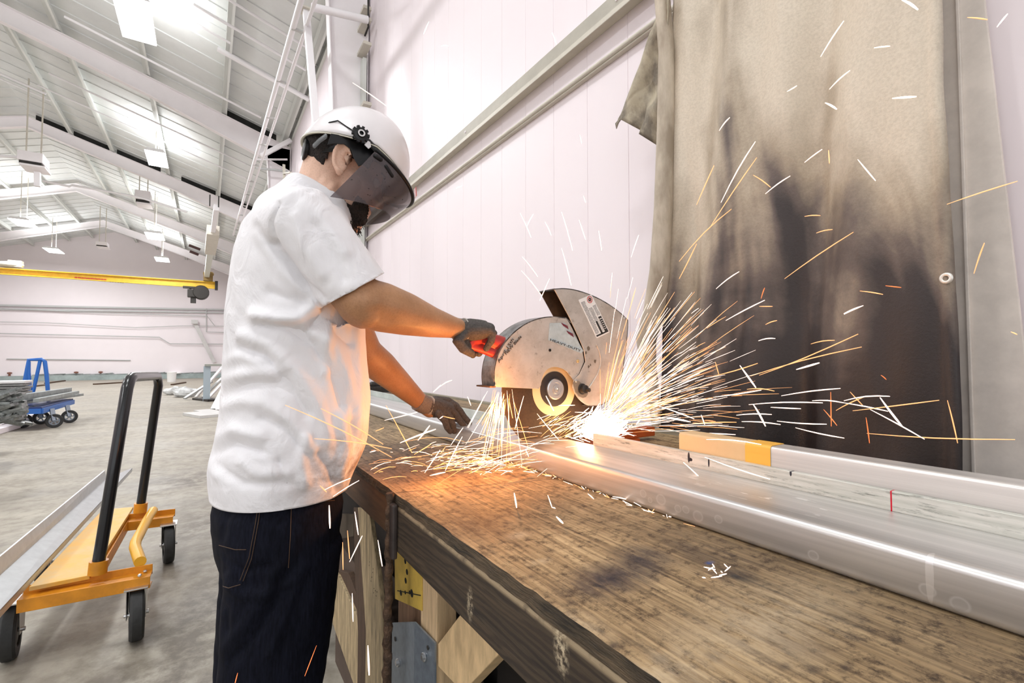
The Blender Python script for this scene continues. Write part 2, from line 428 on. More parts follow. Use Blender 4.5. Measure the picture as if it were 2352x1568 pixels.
# column of the nearer frame, right of the tarp
c1 = P(2262, 0, 'X', 1.66); d1 = P(2364, 900, 'X', 1.66); yk = P(2216, 500, 'X', 1.655).y
mb = MB()
zt, zb = 3.6, 0
def lerp_y(a, b, z): return a.y+(b.y-a.y)*(z-a.z)/(b.z-a.z)
yr_t, yr_b = lerp_y(c1, d1, zt), lerp_y(c1, d1, zb)
mb.prism([(1.66, .56, zt), (1.66, yr_t, zt), (1.66, yr_b, zb), (1.66, .56, zb)], (.012, 0, 0))
mb.prism([(1.672, yk, zt), (1.672, yk+.01, zt), (1.672, yk+.01, zb), (1.672, yk, zb)], (.078, 0, 0))
mb.span((1.652, yk-.004, 0), (1.66, yk+.004, 3.6))
struct(mb.build('trim_9', mat('column_paint', (.80, .72, .65), .5, noise_s=8, noise_a=.2), bevel=.002))
# far wall: concrete curb, girts, conduits
M_curb = mat('curb_concrete', (.42, .50, .49), .7, noise_s=1.5, noise_a=.35)
mb = MB(); mb.span((XL, Yf-.35, 0), (Xw, Yf, .30)); struct(mb.build('baseboard_far', M_curb))
def zf(x, y): return P(x, y, 'Y', Yf-.05).z
M_line = mat('far_conduit_paint', (.50, .51, .50), .5)
for nme, y0, y1, r in (('trim_10', 691, 708, .06), ('trim_10', 700, 715, .05)):
    mb = MB(); mb.bar((XL, Yf-.1, zf(0, y0)-.3), (Xw, Yf-.1, zf(460, y1)), .12, r*1.6); struct(mb.build(nme, M_line))

def pipe(label, pts, r=.02, m=None, cat='pipe', name='conduit_pipe', group=None, seg=8):
    mb = MB(); mb.sweep(pts, r, seg, cap='flat'); return tag(mb.build(name, m or M_line, smooth=50), label, cat, group)
YW = Yf-.16
pipe('thin grey conduit on the far wall with one downward step near its right end', [P(-60, 764, 'Y', YW), P(366, 774, 'Y', YW), P(390, 789, 'Y', YW), P(530, 790, 'Y', YW)], .025)
pipe('thin sagging cable along the far wall above the stepped conduit', [P(-60, 738, 'Y', YW), P(110, 741, 'Y', YW), P(310, 752, 'Y', YW), P(420, 748, 'Y', YW), P(520, 749, 'Y', YW)], .018)
pipe('thin grey pipe directly under the double rail on the far wall', [P(-60, 706, 'Y', YW), P(230, 718, 'Y', YW), P(476, 726, 'Y', YW), P(494, 749, 'Y', YW)], .022)
pipe('short vertical pipe on the far wall right of the hoist', [P(474, 708, 'Y', YW), P(474, 762, 'Y', YW), P(520, 763, 'Y', YW)], .028)
pipe('long thin rail low on the far wall behind the blue cart', [P(15, 824, 'Y', Yf-.05), P(300, 827, 'Y', Yf-.05)], .03)
mb = MB(); mb.bar(P(448, 742, 'Y', Yf-.2), P(492, 832, 'Y', Yf-.2), .22, .05, (0, 1, 0)); mb.box(P(447, 739, 'Y', Yf-.3), (.35, .2, .25))
tag(mb.build('wall_chute', M_grey_paint), 'slanting grey duct on the far wall above the leaning scrap profiles', 'duct')
# conduits under the ceiling
def rp(x, y, dz=.30):
    d = ray(x, y); tt = (RZ-dz+SL*Xw-O.z)/(d.z+SL*d.x); return O+d*tt
cw = mat('white_conduit', (.88, .86, .87), .45)
for (a, b, r, lab) in [((148, 38), (600, 268), .026, 'white ceiling pipe running from beside the big bright lamp down toward the wall'),
                       ((112, 168), (560, 398), .022, 'white ceiling pipe passing behind the nearest big roof beam, the upper one'),
                       ((86, 195), (560, 430), .02, 'white ceiling pipe behind the nearest big roof beam, the lower one'),
                       ((-20, 160), (84, 180), .03, 'white ceiling pipe stub at the left edge, the upper one'),
                       ((-20, 172), (96, 200), .02, 'white ceiling pipe stub at the left edge, the lower one'),
                       ((390, 20), (530, 92), .022, 'thin ceiling pipe right of the big bright lamp, the lower of two'),
                       ((445, 10), (706, 152), .026, 'thin ceiling pipe right of the big bright lamp, crossing the diagonal rail'),
                       ((510, -10), (710, 90), .022, 'topmost thin ceiling pipe above the diagonal rail'),
                       ((500, 112), (712, 225), .05, 'wide flat white strut crossing behind the diagonal rail')]:
    A, B = rp(*a, .34), rp(*b, .34); B.y = A.y; pipe(lab, [A, B], r, cw)
# hanging runway of two tubes + leaning post near the right wall
A, B = P(700, -30, 'X', .82), P(556, 470, 'X', .82)
dirn = (B-A).normalized()
A0 = A-dirn*2.2; B0 = B+dirn*6
g = thing('crane_rail', 'pair of long white tubes running diagonally above the worker along the hall', 'rail', (A.x, (A.y+B.y)/2, A.z))
mb = MB(); mb.sweep([A0, B0], .035, 12, cap='flat'); mb.build('rail_tube', cw, g, smooth=50)
mb = MB(); mb.sweep([A0+V((.13, .1, -.02)), B0+V((.13, .1, -.02))], .022, 12, cap='flat'); mb.build('rail_tube', cw, g, smooth=50)
for k in range(14):
    mb = MB(); p = A0+(B0-A0)*(k/13.); mb.box(p+V((.065, .03, -.02)), (.17, .03, .03)); mb.build('rail_clip', mat('clip_grey', (.55, .55, .53), .5), g)
A, B = P(703, 25, 'X', .95), P(727, 300, 'X', 1.02)
d = (B-A).normalized(); k = (0-B.z)/d.z
g = thing('support_post', 'white slender post standing between the diagonal rail and the helmet', 'post', tuple(B+d*k))
mb = MB(); mb.bar(A, B+d*k, .075, .075, (0, 1, 0)); mb.build('post', cw, g, bevel=.004)
mb = MB(); mb.box(A, (.16, .16, .02)); mb.build('cap_plate', M_girt, g)
# brackets & service runs near the far post
g = thing('wall_downpipe', 'pale downpipe with a bracket on the white wall above the helmet', 'pipe', (Xw-.06, 7.0, 0))
a = P(834, 250, 'X', Xw-.08); b = P(832, 80, 'X', Xw-.08)
mb = MB(); mb.bar((a.x, a.y, 0), (a.x, a.y, 5.2), .05, .12, (0, 1, 0)); mb.build('pipe_run', mat('pipe_grey', (.66, .68, .64), .5), g, bevel=.004)
for y in (35, 60, 115, 250):
    mb = MB(); mb.box(P(836, y, 'X', Xw-.1), (.1, .34, .04)); mb.build('bracket', M_girt, g)
mb = MB(); mb.sweep([P(846, -20, 'X', Xw-.12), P(846, 62, 'X', Xw-.12), P(838, 82, 'X', Xw-.12)], .012, 8, cap='flat'); mb.build('cable', M_dsteel, g)
pipe('small white horizontal service pipe just above the helmet level beside the post', [P(716, 16, 'Y', 5.9), P(845, 46, 'Y', 5.9)], .045, cw)
mb = MB(); q = P(656, 400, 'X', 1.5); mb.bar(P(652, 378, 'X', 1.5), P(653, 415, 'X', 1.5), .06, .03); mb.bar(P(652, 415, 'X', 1.5), P(668, 414, 'X', 1.5), .05, .03); mb.bar(P(652, 398, 'X', 1.5), P(668, 396, 'X', 1.5), .05, .03)
tag(mb.build('wall_bracket', M_girt), 'small dark bracket on the wall behind the back of the neck', 'bracket')
mb = MB(); mb.bar(P(600, 358, 'Y', 13), P(668, 322, 'Y', 13), .1, .1); tag(mb.build('knee_brace', cw, bevel=.004), 'short white diagonal brace at the end of the nearest big roof beam', 'brace')
pipe('thin grey pipe crossing behind the back of the neck', [P(590, 386, 'Y', 13.2), P(662, 394, 'Y', 13.2)], .03)
pipe('thin pale pipe crossing just above the back of the neck', [P(590, 366, 'Y', 13.3), P(660, 366, 'Y', 13.3)], .025, cw)

# ------------------------------------------------------------------ luminaires
M_lamp = mat('lamp_diffuser', (1, 1, 1), .5, emit=(1, .985, .98), es=9)
M_house = mat('lamp_housing', (.8, .8, .8), .4)
LABS = ['large bright ceiling lamp at the top left, nearest of the row', 'bright ceiling lamp second in the right row, between two roof beams', 'small lit ceiling lamp, third in the right row',
        'small lit ceiling lamp, farthest in the right row', 'small lit ceiling lamp of the left row, the nearer of two', 'small lit ceiling lamp of the left row, just above the yellow crane beam', '', '']
TG = [((275, -12), (348, 103)), ((338, 333), (383, 397)), ((342, 533), (370, 552)), ((361, 588), (384, 604)), ((30, 500), (78, 524)), ((105, 567), (142, 584)), None, None]
for i, (x, y) in enumerate(LAMPS):
    if TG[i]:
        (ax, ay), (bx, by) = TG[i]; c = P((ax+bx)/2, (ay+by)/2, 'Y', y); z = c.z; x = c.x
    else: z = 6.9
    if i > 5:
        area('hall_lamp_and_fill', (x, y, z-.06), .5, 1.2, 420); area('uplight_fill', (x, y, z+.10), .3, 1.0, 140, rot=(math.pi, 0, 0)); continue
    L, Wd = (1.25, .5) if i < 2 else (1.3, .62)
    g = thing('ceiling_lamp', LABS[i], 'lamp', (x, y, z), 'hall ceiling lamps')
    mb = MB(); mb.prism([(x-Wd/2, y-L/2, z), (x+Wd/2, y-L/2, z), (x+Wd*.36, y-L/2, z+.09), (x-Wd*.36, y-L/2, z+.09)], (0, L, 0)); mb.build('housing', M_house, g, bevel=.01)
    mb = MB(); mb.span((x-Wd*.48, y-L*.49, z-.02), (x+Wd*.48, y+L*.49, z-.001)); mb.build('diffuser', M_lamp, g)
    for yy_ in (y-.4, y+.39):
        mb = MB(); mb.span((x-.012, yy_, z+.085), (x+.012, yy_+.01, roof(x)-.01)); mb.build('hanger', M_girt, g)
    l = area('hall_lamp_and_fill', (x, y, z-.025), Wd*.9, L*.9, 460)
    # uplight added over the housing: ceiling glow plus stand-in for floor bounce
    area('uplight_fill', (x, y, z+.10), Wd*.6, L*.8, 100, rot=(math.pi, 0, 0))
for y in (3.2, -.5):      # unseen bays near the camera: lamps without housings, added to fill shirt and wall
    area('hall_lamp_and_fill', (-1.6, y, 6.87), .45, 1.1, 150); area('uplight_fill', (-1.6, y, 7.05), .3, 1.0, 260, rot=(math.pi, 0, 0))
    area('hall_lamp_and_fill', (-8.4, y, 6.87), .45, 1.1, 380)

# ------------------------------------------------------------------ hanging heaters
def heater(px0, px1, Y, label):
    a, b = P(*px0, 'Y', Y), P(*px1, 'Y', Y); c = (a+b)/2; w = b.x-a.x; h = a.z-b.z
    g = thing('unit_heater', label, 'heater', (c.x, Y, b.z), 'hanging unit heaters')
    mb = MB(); mb.span((a.x, Y-.3, b.z+h*.35), (b.x, Y+.35, a.z)); mb.build('casing', M_rafter, g, bevel=.01)
    mb = MB(); mb.span((a.x+.03, Y-.26, b.z+h*.12), (b.x-.03, Y+.3, b.z+h*.35)); mb.build('outlet_grille', M_dsteel, g)
    mb = MB(); mb.span((a.x+.05, Y-.32, b.z), (b.x+.05, Y+.3, b.z+h*.12)); mb.build('deflector', M_rafter, g)
    for x in (a.x+.1, b.x-.1):
        mb = MB(); mb.span((x-.015, Y-.015, a.z), (x+.015, Y+.015, roof(x)-.05)); mb.build('hanger', M_girt, g)
    return g
g = heater((48, 352), (105, 394), 17.5, 'white box heater with a dark slot hanging below the roof ridge')
mb = MB(); q = P(86, 396, 'Y', 17.5); r = P(86, 428, 'Y', 17.5); mb.bar(q, r, .12, .12, (0, 1, 0)); mb.build('flue_pipe', cw, g)
heater((312, 440), (346, 476), 22, 'small white heater with a dark mouth under the second roof beam')
heater((222, 556), (248, 571), 31, 'tiny pale heater hanging far off near the end wall, right of the left lamps')
pipe('thin white gas pipe zigzagging between the two hanging heaters', [P(98, 415, 'Y', 21), P(160, 428, 'Y', 21), P(165, 425, 'Y', 21), P(300, 449, 'Y', 21), P(330, 456, 'Y', 21), P(430, 487, 'Y', 21)], .035, cw)
pipe('short white pipe entering the ridge heater from the left', [P(-20, 356, 'Y', 17.4), P(30, 360, 'Y', 17.4), P(50, 362, 'Y', 17.4)], .04, cw)
mb = MB(); mb.bar(P(434, 563, 'Y', 30), P(460, 573, 'Y', 30), .1, .12); mb.bar(P(436, 577, 'Y', 30), P(456, 585, 'Y', 30), .1, .12)
tag(mb.build('roof_louver', mat('louver_brown', (.10, .05, .045), .6)), 'pair of dark brown bars below the far roof, above the hoist', 'louver')

# ------------------------------------------------------------------ overhead crane
YC = 27
xr = .36; za, zb = P(250, 628, 'Y', YC).z, P(250, 646, 'Y', YC).z
top, bot = 5.0, 4.62
g = thing('bridge_crane', 'long yellow overhead crane beam with red lettering in front of the far wall', 'crane', (-4, YC, 4.6))
zt_ = lambda px: P(px, 618+(657-618)/500.*px-2, 'Y', YC).z
def hpt(px, py): return P(px, py, 'Y', YC)
A1, B1, A2, B2 = hpt(-150, 605), hpt(500, 648), hpt(-150, 620), hpt(500, 664)
mb = MB(); mb.prism([A1, B1, B2, A2], (0, .02, 0))
mb.prism([A1, B1, B1-V((0, 0, .04)), A1-V((0, 0, .04))], (0, -.12, 0)); mb.prism([A2, B2, B2+V((0, 0, .04)), A2+V((0, 0, .04))], (0, -.12, 0))
mb.build('bridge_beam', M_yellow, g)
mb = MB()
for x, w in ((172, 5), (179, 6), (187, 4), (193, 6), (201, 5), (208, 7), (217, 5), (224, 6), (232, 5), (239, 5)):
    y = 614+.075*x+.0*x; a = hpt(x, y+8.5); b = hpt(x+w, y+15); mb.span((a.x, YC-.03, b.z), (b.x, YC-.005, a.z))
mb.build('red_lettering', mat('red_lettering', (.45, .06, .03), .6), g)
mb = MB()
for x, w in ((252, 4), (258, 3), (263, 5), (270, 3), (275, 5), (281, 3)):
    y = 614+.075*x; a = hpt(x, y+12); b = hpt(x+w, y+15); mb.span((a.x, YC-.03, b.z), (b.x, YC-.005, a.z))
mb.build('black_lettering', M_dsteel, g)
mb = MB(); c = hpt(478, 645); mb.box(c+V((0, 0, .12)), (.38, .5, .28)); mb.lathe(c+V((-.1, -.28, .3)), (0, 1, 0), [(.11, 0), (.11, .08)], 12); mb.lathe(c+V((.12, -.28, .3)), (0, 1, 0), [(.11, 0), (.11, .08)], 12)
mb.build('end_truck', mat('end_truck_brown', (.22, .14, .04), .6), g)
mb = MB(); mb.box(hpt(497, 656), (.12, .3, .42)); mb.build('end_stop', M_dsteel, g)
mb = MB(); c = hpt(20, 612); mb.ell(c+V((0, 0, .08)), (.45, .2, .13)); mb.box(hpt(36, 612)+V((0, 0, .1)), (.4, .3, .26)); mb.build('trolley_cover', M_girt, g)
g2 = thing('chain_hoist', 'dark chain hoist hanging from the right end of the yellow crane beam', 'hoist', tuple(hpt(458, 688)))
mb = MB(); mb.box(hpt(443, 674), (.42, .4, .36)); mb.build('motor_box', M_dsteel, g2, bevel=.02)
mb = MB(); c = hpt(462, 672); mb.lathe(c+V((0, -.25, 0)), (0, 1, 0), [(.30, 0), (.33, .05), (.33, .45), (.3, .5)], 20); mb.build('drum', M_dsteel, g2, smooth=40)
mb = MB(); mb.box(hpt(444, 686), (.22, .22, .4)); mb.build('hook_block', M_dsteel, g2)
mb = MB(); mb.bar(hpt(437, 660), hpt(437, 672), .07, .1, (0, 1, 0)); mb.bar(hpt(474, 662), hpt(473, 684), .06, .1, (0, 1, 0)); mb.box(hpt(435, 660), (.5, .25, .09)); mb.build('hanger_strap', M_dsteel, g2)
# runway under which the crane rides
A, B = P(497, 476, 'Y', 15), P(475, 632, 'Y', 27)
g = thing('crane_runway', 'khaki crane runway beam hanging from the roof at the right end of the crane', 'beam', tuple((A+B)/2))
mb = MB(); C = A+(B-A)*.22; mb.bar(A, C, .12, .16); mb.build('runway_end', cw, g)
mb = MB(); D_ = A+(B-A)*.5; mb.bar(C, D_, .34, .30); mb.build('runway_housing', M_girt, g)
mb = MB(); mb.bar(D_, B, .2, .26); mb.build('runway_beam', mat('runway_paint', (.62, .64, .58), .5), g)
mb = MB(); q = P(492, 470, 'Y', 15); mb.box(q+V((-.1, 0, .1)), (.03, .05, .3)); mb.box(q+V((.1, 0, .1)), (.03, .05, .3)); mb.build('hanger_clamp', M_dsteel, g)

# ================================================================== floor clutter at the far end
def wheel(parent, c, r, w, axis, rim_m, spokes=0, name='wheel'):
    mb = MB(); ax = V(axis).normalized()
    mb.lathe(V(c)-ax*w/2, axis, [(r*.62, 0), (r*.93, 0), (r, w*.18), (r, w*.82), (r*.93, w), (r*.62, w), (r*.62, 0)], 28, close=False)
    wv = mb.build(name, M_rubber, parent, smooth=35)
    mb = MB()
    if spokes:
        mb.lathe(V(c)-ax*w*.3, axis, [(r*.52, 0), (r*.64, 0), (r*.64, w*.6), (r*.52, w*.6), (r*.52, 0)], 24, close=False)
        x = ax.orthogonal().normalized(); y = ax.cross(x)
        for k in range(spokes):
            a = 2*math.pi*k/spokes; d = x*math.cos(a)+y*math.sin(a); mb.bar(V(c)+d*r*.1, V(c)+d*r*.58, w*.35, r*.14, ax)
        mb.lathe(V(c)-ax*w*.4, axis, [(0, 0), (r*.18, 0), (r*.18, w*.8), (0, w*.8)], 14)
    else:
        mb.lathe(V(c)-ax*w*.44, axis, [(0, 0), (r*.2, -.002), (r*.3, 0), (r*.64, w*.1), (r*.64, w*.78), (r*.3, w*.88), (0, w*.88)], 24)
    mb.build('hub', rim_m, wv, smooth=35)
    return wv
# blue cart with bars
Yb = 12.3
def B_(x, y, Y=Yb): return P(x, y, 'Y', Y)
g = thing('stock_cart', 'blue flat cart with a tube frame, standing loaded with long bars at the left', 'cart', (B_(110, 970).x, Yb, 0))
d0, d1 = B_(75, 948, 11.9), B_(160, 930, 13.3)
zd = .36
mb = MB(); pa = [V((d0.x-.35, 11.6, zd)), V((d0.x+.2, 11.5, zd)), V((d1.x, 13.6, zd)), V((d1.x-.55, 13.7, zd))]
mb.prism(pa, (0, 0, .05)); mb.build('deck', mat('deck_blue', (.006, .022, .11), .45), g, bevel=.005)
mb = MB()
for a, b in ((0, 1), (1, 2), (2, 3), (3, 0)): mb.bar(pa[a]+V((0, 0, -.02)), pa[b]+V((0, 0, -.02)), .05, .09)
mb.build('deck_frame', M_blue, g)
for (x, y) in ((53, 967), (94, 959), (124, 967), (159, 956)):
    q = P(x, y+15, 'Z', 0); wheel(g, (q.x, q.y, .125), .125, .055, (.25, -1, 0), M_galv, 5)
    mb = MB(); mb.bar((q.x, q.y+.04, .13), (q.x-.05, q.y+.1, .34), .05, .03); mb.bar((q.x, q.y-.04, .13), (q.x-.05, q.y+.02, .34), .05, .03); mb.build('caster_fork', M_galv, g)
M_blt = mat('bright_blue_tube', (.015, .12, .44), .35)
for pts in ([(47, 920), (56, 880), (62, 850), (66, 826), (96, 825), (103, 830), (107, 860), (111, 912)], [(66, 830), (66, 855), (71, 918)], [(92, 828), (84, 865), (72, 918)], [(60, 872), (63, 850), (66, 840)]):
    mb = MB(); mb.sweep([B_(x, y, 13.2) for x, y in pts], .035 if len(pts) != 3 else .03, 10, cap='flat'); mb.build('upright_tube', M_blt, g, smooth=50)
LB = [((40, 934), (158, 908), .10, .12, 'pair of grey bars lying rearmost on the blue cart'), ((82, 938), (176, 916), .08, .07, 'thin silver bar lying in the middle of the blue cart load'),
      ((28, 948), (186, 921), .09, .05, 'longest flat silver bar lying at the front of the blue cart load')]
for i, (a, b, w, h, lab) in enumerate(LB):
    A = B_(*a, 11.6+.0*i); Bq = B_(*b, 13.9); A.z = Bq.z = zd+.11+(2-i)*.05; 
    mb = MB(); mb.bar(A, Bq, w, h); tag(mb.build('metal_bar', mat('dull_bar_metal', (.36, .39, .38), .45, .5, noise_s=8, noise_a=.35), bevel=.004), lab, 'metal bar', 'bars on the blue cart')
mb = MB(); mb.bar(B_(34, 932, 11.7), B_(50, 931, 11.7), .2, .12); mb.bar(B_(64, 937, 11.8), B_(82, 935, 11.8), .2, .06); mb.bar(B_(84, 937, 11.8), B_(97, 936, 11.8), .2, .06)
tag(mb.build('rubber_pad', M_black), 'black rubber pads on the bar ends over the left wheel of the blue cart', 'pad')
# stacks at the left edge
g = thing('profile_bundle', 'thick bundle of long silver profiles sticking in at the left edge above the blue cart', 'bundle', (B_(0, 900, 9).x, 9, .7))
zs = [B_(30, y, 9.0).z for y in (873, 880, 886, 892, 898, 904)]
for k in range(5):
    z0 = zs[k+1]; z1 = zs[k]-.008; w = [62, 58, 63, 59, 62][k]
    mb = MB(); e = B_(w, 890, 9.0).x; mb.span((e-2.2, 8.9, z0), (e, 9.25, z1)); mb.build('profile', M_alu2 if k == 0 else mat('shadowy_profile', (.30, .30, .29), .5, .5, noise_s=8, noise_a=.4), g, bevel=.004)
mb = MB(); e = B_(20, 900, 9).x; mb.span((e-1.2, 8.95, 0), (e-1.1, 9.2, zs[5])); mb.build('trestle_leg', M_grey_paint, g)
g = thing('scrap_pile', 'ragged dark pile of metal offcut ends at the left edge below the silver bundle', 'pile', (B_(0, 960, 8).x, 8, 0))
tag(g, 'ragged dark pile of metal offcut ends at the left edge below the silver bundle', 'pile', kind='stuff')
mb = MB()
for k in range(150):
    y = rnd.uniform(905, 968); w = 8+(y-905)*.25+rnd.uniform(-6, 6); p = B_(w-rnd.uniform(0, 45), y, 8+rnd.uniform(-.3, .3)); 
    if p.z < .03: p.z = .03
    R = Matrix.Rotation(rnd.uniform(-.5, .5), 3, 'Y') @ Matrix.Rotation(rnd.uniform(-.5, .5), 3, 'Z'); mb.box(p, (.35, .1, .03), R)
o = mb.build('offcut', mat('offcut_metal', (.30, .32, .31), .4, .6, noise_s=12, noise_a=.7), g); o['kind'] = 'stuff'
for i, (a, b, lab) in enumerate((((-40, 999), (44, 974), 'white channel bar lying on the floor at the left edge, the front one'), ((-10, 980), (80, 953), 'white channel bar on the floor passing under the blue cart'))):
    A, Bq = P(*a, 'Z', .05), P(*b, 'Z', .05)
    mb = MB(); mb.bar(A, Bq, .16, .09); tag(mb.build('channel_bar', M_white, bevel=.004), lab, 'metal bar', 'bars on the floor')
for a, b, lab in (((216, 882), (300, 877), 'dark thin bar lying on the floor beyond the handle of the yellow cart'), ((60, 889), (100, 884), 'short dark bar lying on the floor behind the blue frame'), ((105, 880), (148, 874), 'thin brown stick lying on the floor right of the blue frame'), ((395, 883), (425, 878), 'thin dark stick near the white bucket')):
    mb = MB(); A = P(*a, 'Z', .03); Bq = P(*b, 'Z', .03); mb.bar(A, Bq, .12, .06); tag(mb.build('floor_bar', M_brown), lab, 'bar')
q = P(394, 877, 'Z', 0); mb = MB(); mb.lathe(q, (0, 0, 1), [(.19, 0), (.22, .5), (.23, .5), (.23, .54), (.17, .54)], 20)
tag(mb.build('plastic_bucket', mat('bucket_white', (.85, .85, .84), .4), smooth=40), 'small white bucket standing against the far wall curb', 'bucket')
q = P(404, 857, 'Y', Yf-.2); mb = MB(); mb.lathe((q.x, q.y, .31), (0, 0, 1), [(.3, 0), (.33, .03), (.3, .08), (0, .1)], 20)
tag(mb.build('white_lid', mat('lid_white', (.95, .95, .95), .4)), 'round white lid lying on the far curb above the bucket', 'lid')
for k, x in enumerate((22, 175, 231)):
    q = P(x, 856, 'Y', Yf-.2); mb = MB(); mb.lathe((q.x, q.y, .3), (0, 0, 1), [(.05, 0), (.05, .12), (.1, .12), (.1, .2), (0, .22)], 10)
    tag(mb.build('valve_cap', mat('valve_red', (.22, .09, .06), .6)), ['small reddish valve on the far curb at the left edge', 'small reddish valve on the far curb between the blue frame and the yellow cart handle', 'small reddish valve on the far curb just left of the black handle'][k], 'valve', 'valves on the far curb')
mb = MB()
rr = random.Random(3)
for k in range(40):
    q = P(rr.uniform(60, 470), 856, 'Y', Yf-.25); mb.bar((q.x, q.y+rr.uniform(-.1, .1), .33), (q.x+rr.uniform(.3, 1.2), q.y+rr.uniform(-.1, .1), .31+rr.uniform(0, .1)), .06, .04)
tag(mb.build('debris', mat('curb_debris', (.30, .34, .33), .6, noise_s=3, noise_a=.5)), 'loose offcuts and dirt lying along the top of the far curb', 'debris', kind='stuff')
# right scrap corner
YS = 14
def S_(x, y, Y=YS): return P(x, y, 'Y', Y)
g = thing('scrap_table', 'small steel table with a pale blue leg, half hidden behind the back', 'table', (S_(495, 880).x, YS, 0))
a, b = S_(470, 836, 17), S_(560, 836, 17)
mb = MB(); mb.span((a.x, 16.8, a.z-.06), (b.x, 17.6, a.z)); mb.build('table_top', mat('table_grey', (.35, .36, .32), .5), g)
for x in (473, 545):
    c = S_(x, 850, 17); mb = MB(); mb.span((c.x-.06, 16.9, 0), (c.x+.12, 17.05, a.z-.06)); mb.build('leg', mat('pale_blue_leg', (.42, .50, .55), .5), g)
labs = ['longest pale profile leaning low to the left in the scrap heap behind the back', 'pale profile leaning steeply beside the table leg', 'pale profile leaning in the middle of the scrap heap', 'short profile leaning at the front of the scrap heap', 'front steep profile leaning against the back of the shirt', 'thin profile leaning beyond the front steep profile']
for i, (a, b, w) in enumerate((((424, 915), (486, 876), .10), ((450, 912), (512, 842), .09), ((466, 912), (516, 862), .09), ((478, 915), (518, 872), .08), ((490, 940), (520, 880), .12), ((500, 942), (525, 890), .10))):
    A = P(*a, 'Z', .05); Bq = P(*b, 'Y', A.y+.8)
    mb = MB(); mb.bar(A, Bq, w, .05); tag(mb.build('leaning_profile', M_alu2 if i % 2 else mat('weathered_profile', (.55, .56, .54), .45, .4, noise_s=5, noise_a=.3), bevel=.003), labs[i], 'metal profile', 'profiles leaning in the scrap corner')
for i, (a, b, lab) in enumerate((((440, 949), (480, 956), 'flat grey board lying on the floor in front of the scrap heap, the left one'), ((464, 943), (512, 953), 'flat grey board lying on the floor in front of the scrap heap, the right one'), ((456, 915), (492, 919), 'dark flat offcut under the leaning profiles'))):
    A, Bq = P(*a, 'Z', .03), P(*b, 'Z', .03); mb = MB(); mb.bar(A, Bq, .35, .06); tag(mb.build('flat_board', M_grey_paint if i < 2 else M_dsteel, bevel=.003), lab, 'board', 'boards by the scrap heap')
for i, (x, y, s, lab) in enumerate(((402, 900, .32, 'crumpled clear plastic bag on the floor left of the scrap heap'), (426, 905, .36, 'crumpled pale plastic bag touching the leaning profiles'))):
    q = P(x, y+6, 'Z', 0); mb = MB(); mb.ell((q.x, q.y, s*.42), (s, s*.7, s*.45), nu=16, nv=10); me = mb.mesh('bag')
    for v in me.vertices: v.co += v.normal*(noise.noise(v.co*6)*.12)
    for v in me.vertices: v.co.z = max(v.co.z, .0)
    tag(put('plastic_bag', me, mat('bag_plastic', (.62, .63, .62), .35, noise_s=6, noise_a=.3)), lab, 'bag', 'bags by the scrap heap')

# ================================================================== yellow cart with U handle
g = thing('platform_cart', 'yellow and orange platform cart with a tall black U handle, left of the worker', 'cart', (-.3, 3.2, 0))
zr = .27
N1, F1 = (-.195, 2.76), (-.155, 3.70)      # right ends of the near and far rail
q1, q2 = P(46, 1372, 'Z', .27), P(262, 1190, 'Z', .27)
N0, F0 = (q1.x, q1.y), (-.52, 3.74)
def rail(a, b, h=.075, w=.07):
    mb = MB(); a3, b3 = V((*a, zr)), V((*b, zr)); d = (b3-a3).normalized(); s = V((d.y, -d.x, 0))
    # open channel section, flanges up
    mb.bar(a3, b3, w, .006); mb.bar(a3+s*w/2+V((0, 0, -h*.3)), b3+s*w/2+V((0, 0, -h*.3)), .006, h*.7); mb.bar(a3-s*w/2+V((0, 0, .01)), b3-s*w/2+V((0, 0, .01)), .006, h*.6)
    mb.bar(a3+V((0, 0, -h*.62)), b3+V((0, 0, -h*.62)), w*.9, .006)
    return mb.build('rail', M_orange, g, bevel=.0015)
rail(N0, N1); rail(F0, F1)
mb = MB(); mb.prism([P(66, 1358, 'Z', zr+.02), P(206, 1330, 'Z', zr+.02), P(306, 1170, 'Z', zr+.02), P(236, 1176, 'Z', zr+.02)], (0, 0, .018))
t = NT('worn_yellow_deck', .5); v = t.mapv(); t.color(t.mix(t.ramp(t.noise(v, 5, 8, .7), [(.42, (0, 0, 0)), (.75, (1, 1, 1))]), (.80, .42, .05), (.62, .45, .22))); mb.build('deck', t.m, g, bevel=.002)
mb = MB(); mb.bar((-.42, 2.80, zr-.02), (-.40, 3.72, zr-.02), .04, .06); mb.build('cross_member', M_orange, g)
mb = MB(); mb.sweep([P(352, 1172, 'Y', 3.66), P(340, 1190, 'Y', 3.5), P(312, 1243, 'Y', 3.12), P(310, 1256, 'Y', 3.02), P(322, 1290, 'Y', 2.80)], .024, 14, cap='flat'); mb.build('foot_bar', mat('bar_yellow', (.85, .45, .03), .35), g, smooth=50)
# handle
hn0 = P(224, 1306, 'Y', 2.765); hf0 = P(322, 1168, 'Y', 3.72)
hn1 = P(292, 892, 'Y', 2.80); hf1 = P(364, 885, 'Y', 3.68)
hn2 = P(304, 866, 'Y', 2.90); hf2 = P(360, 863, 'Y', 3.60)
mb = MB(); mb.sweep([hn0, hn0.lerp(hn1, .5), hn1, hn1.lerp(hn2, .5)+V((0, -.01, .012)), hn2, hn2.lerp(hf2, .5), hf2, hf1.lerp(hf2, .5)+V((0, .01, .012)), hf1, hf1.lerp(hf0, .5), hf0], .0235, 20, cap='flat')
mb.build('handle', mat('handle_black', (.012, .012, .014), .22), g, smooth=60)
for q, d in ((hn0, hn1), (hf0, hf1)):
    mb = MB(); mb.sweep([q+V((0, 0, -.02)), q+(d-q).normalized()*.035], .034, 18, cap='flat'); mb.build('handle_socket', M_orange, g, smooth=40)
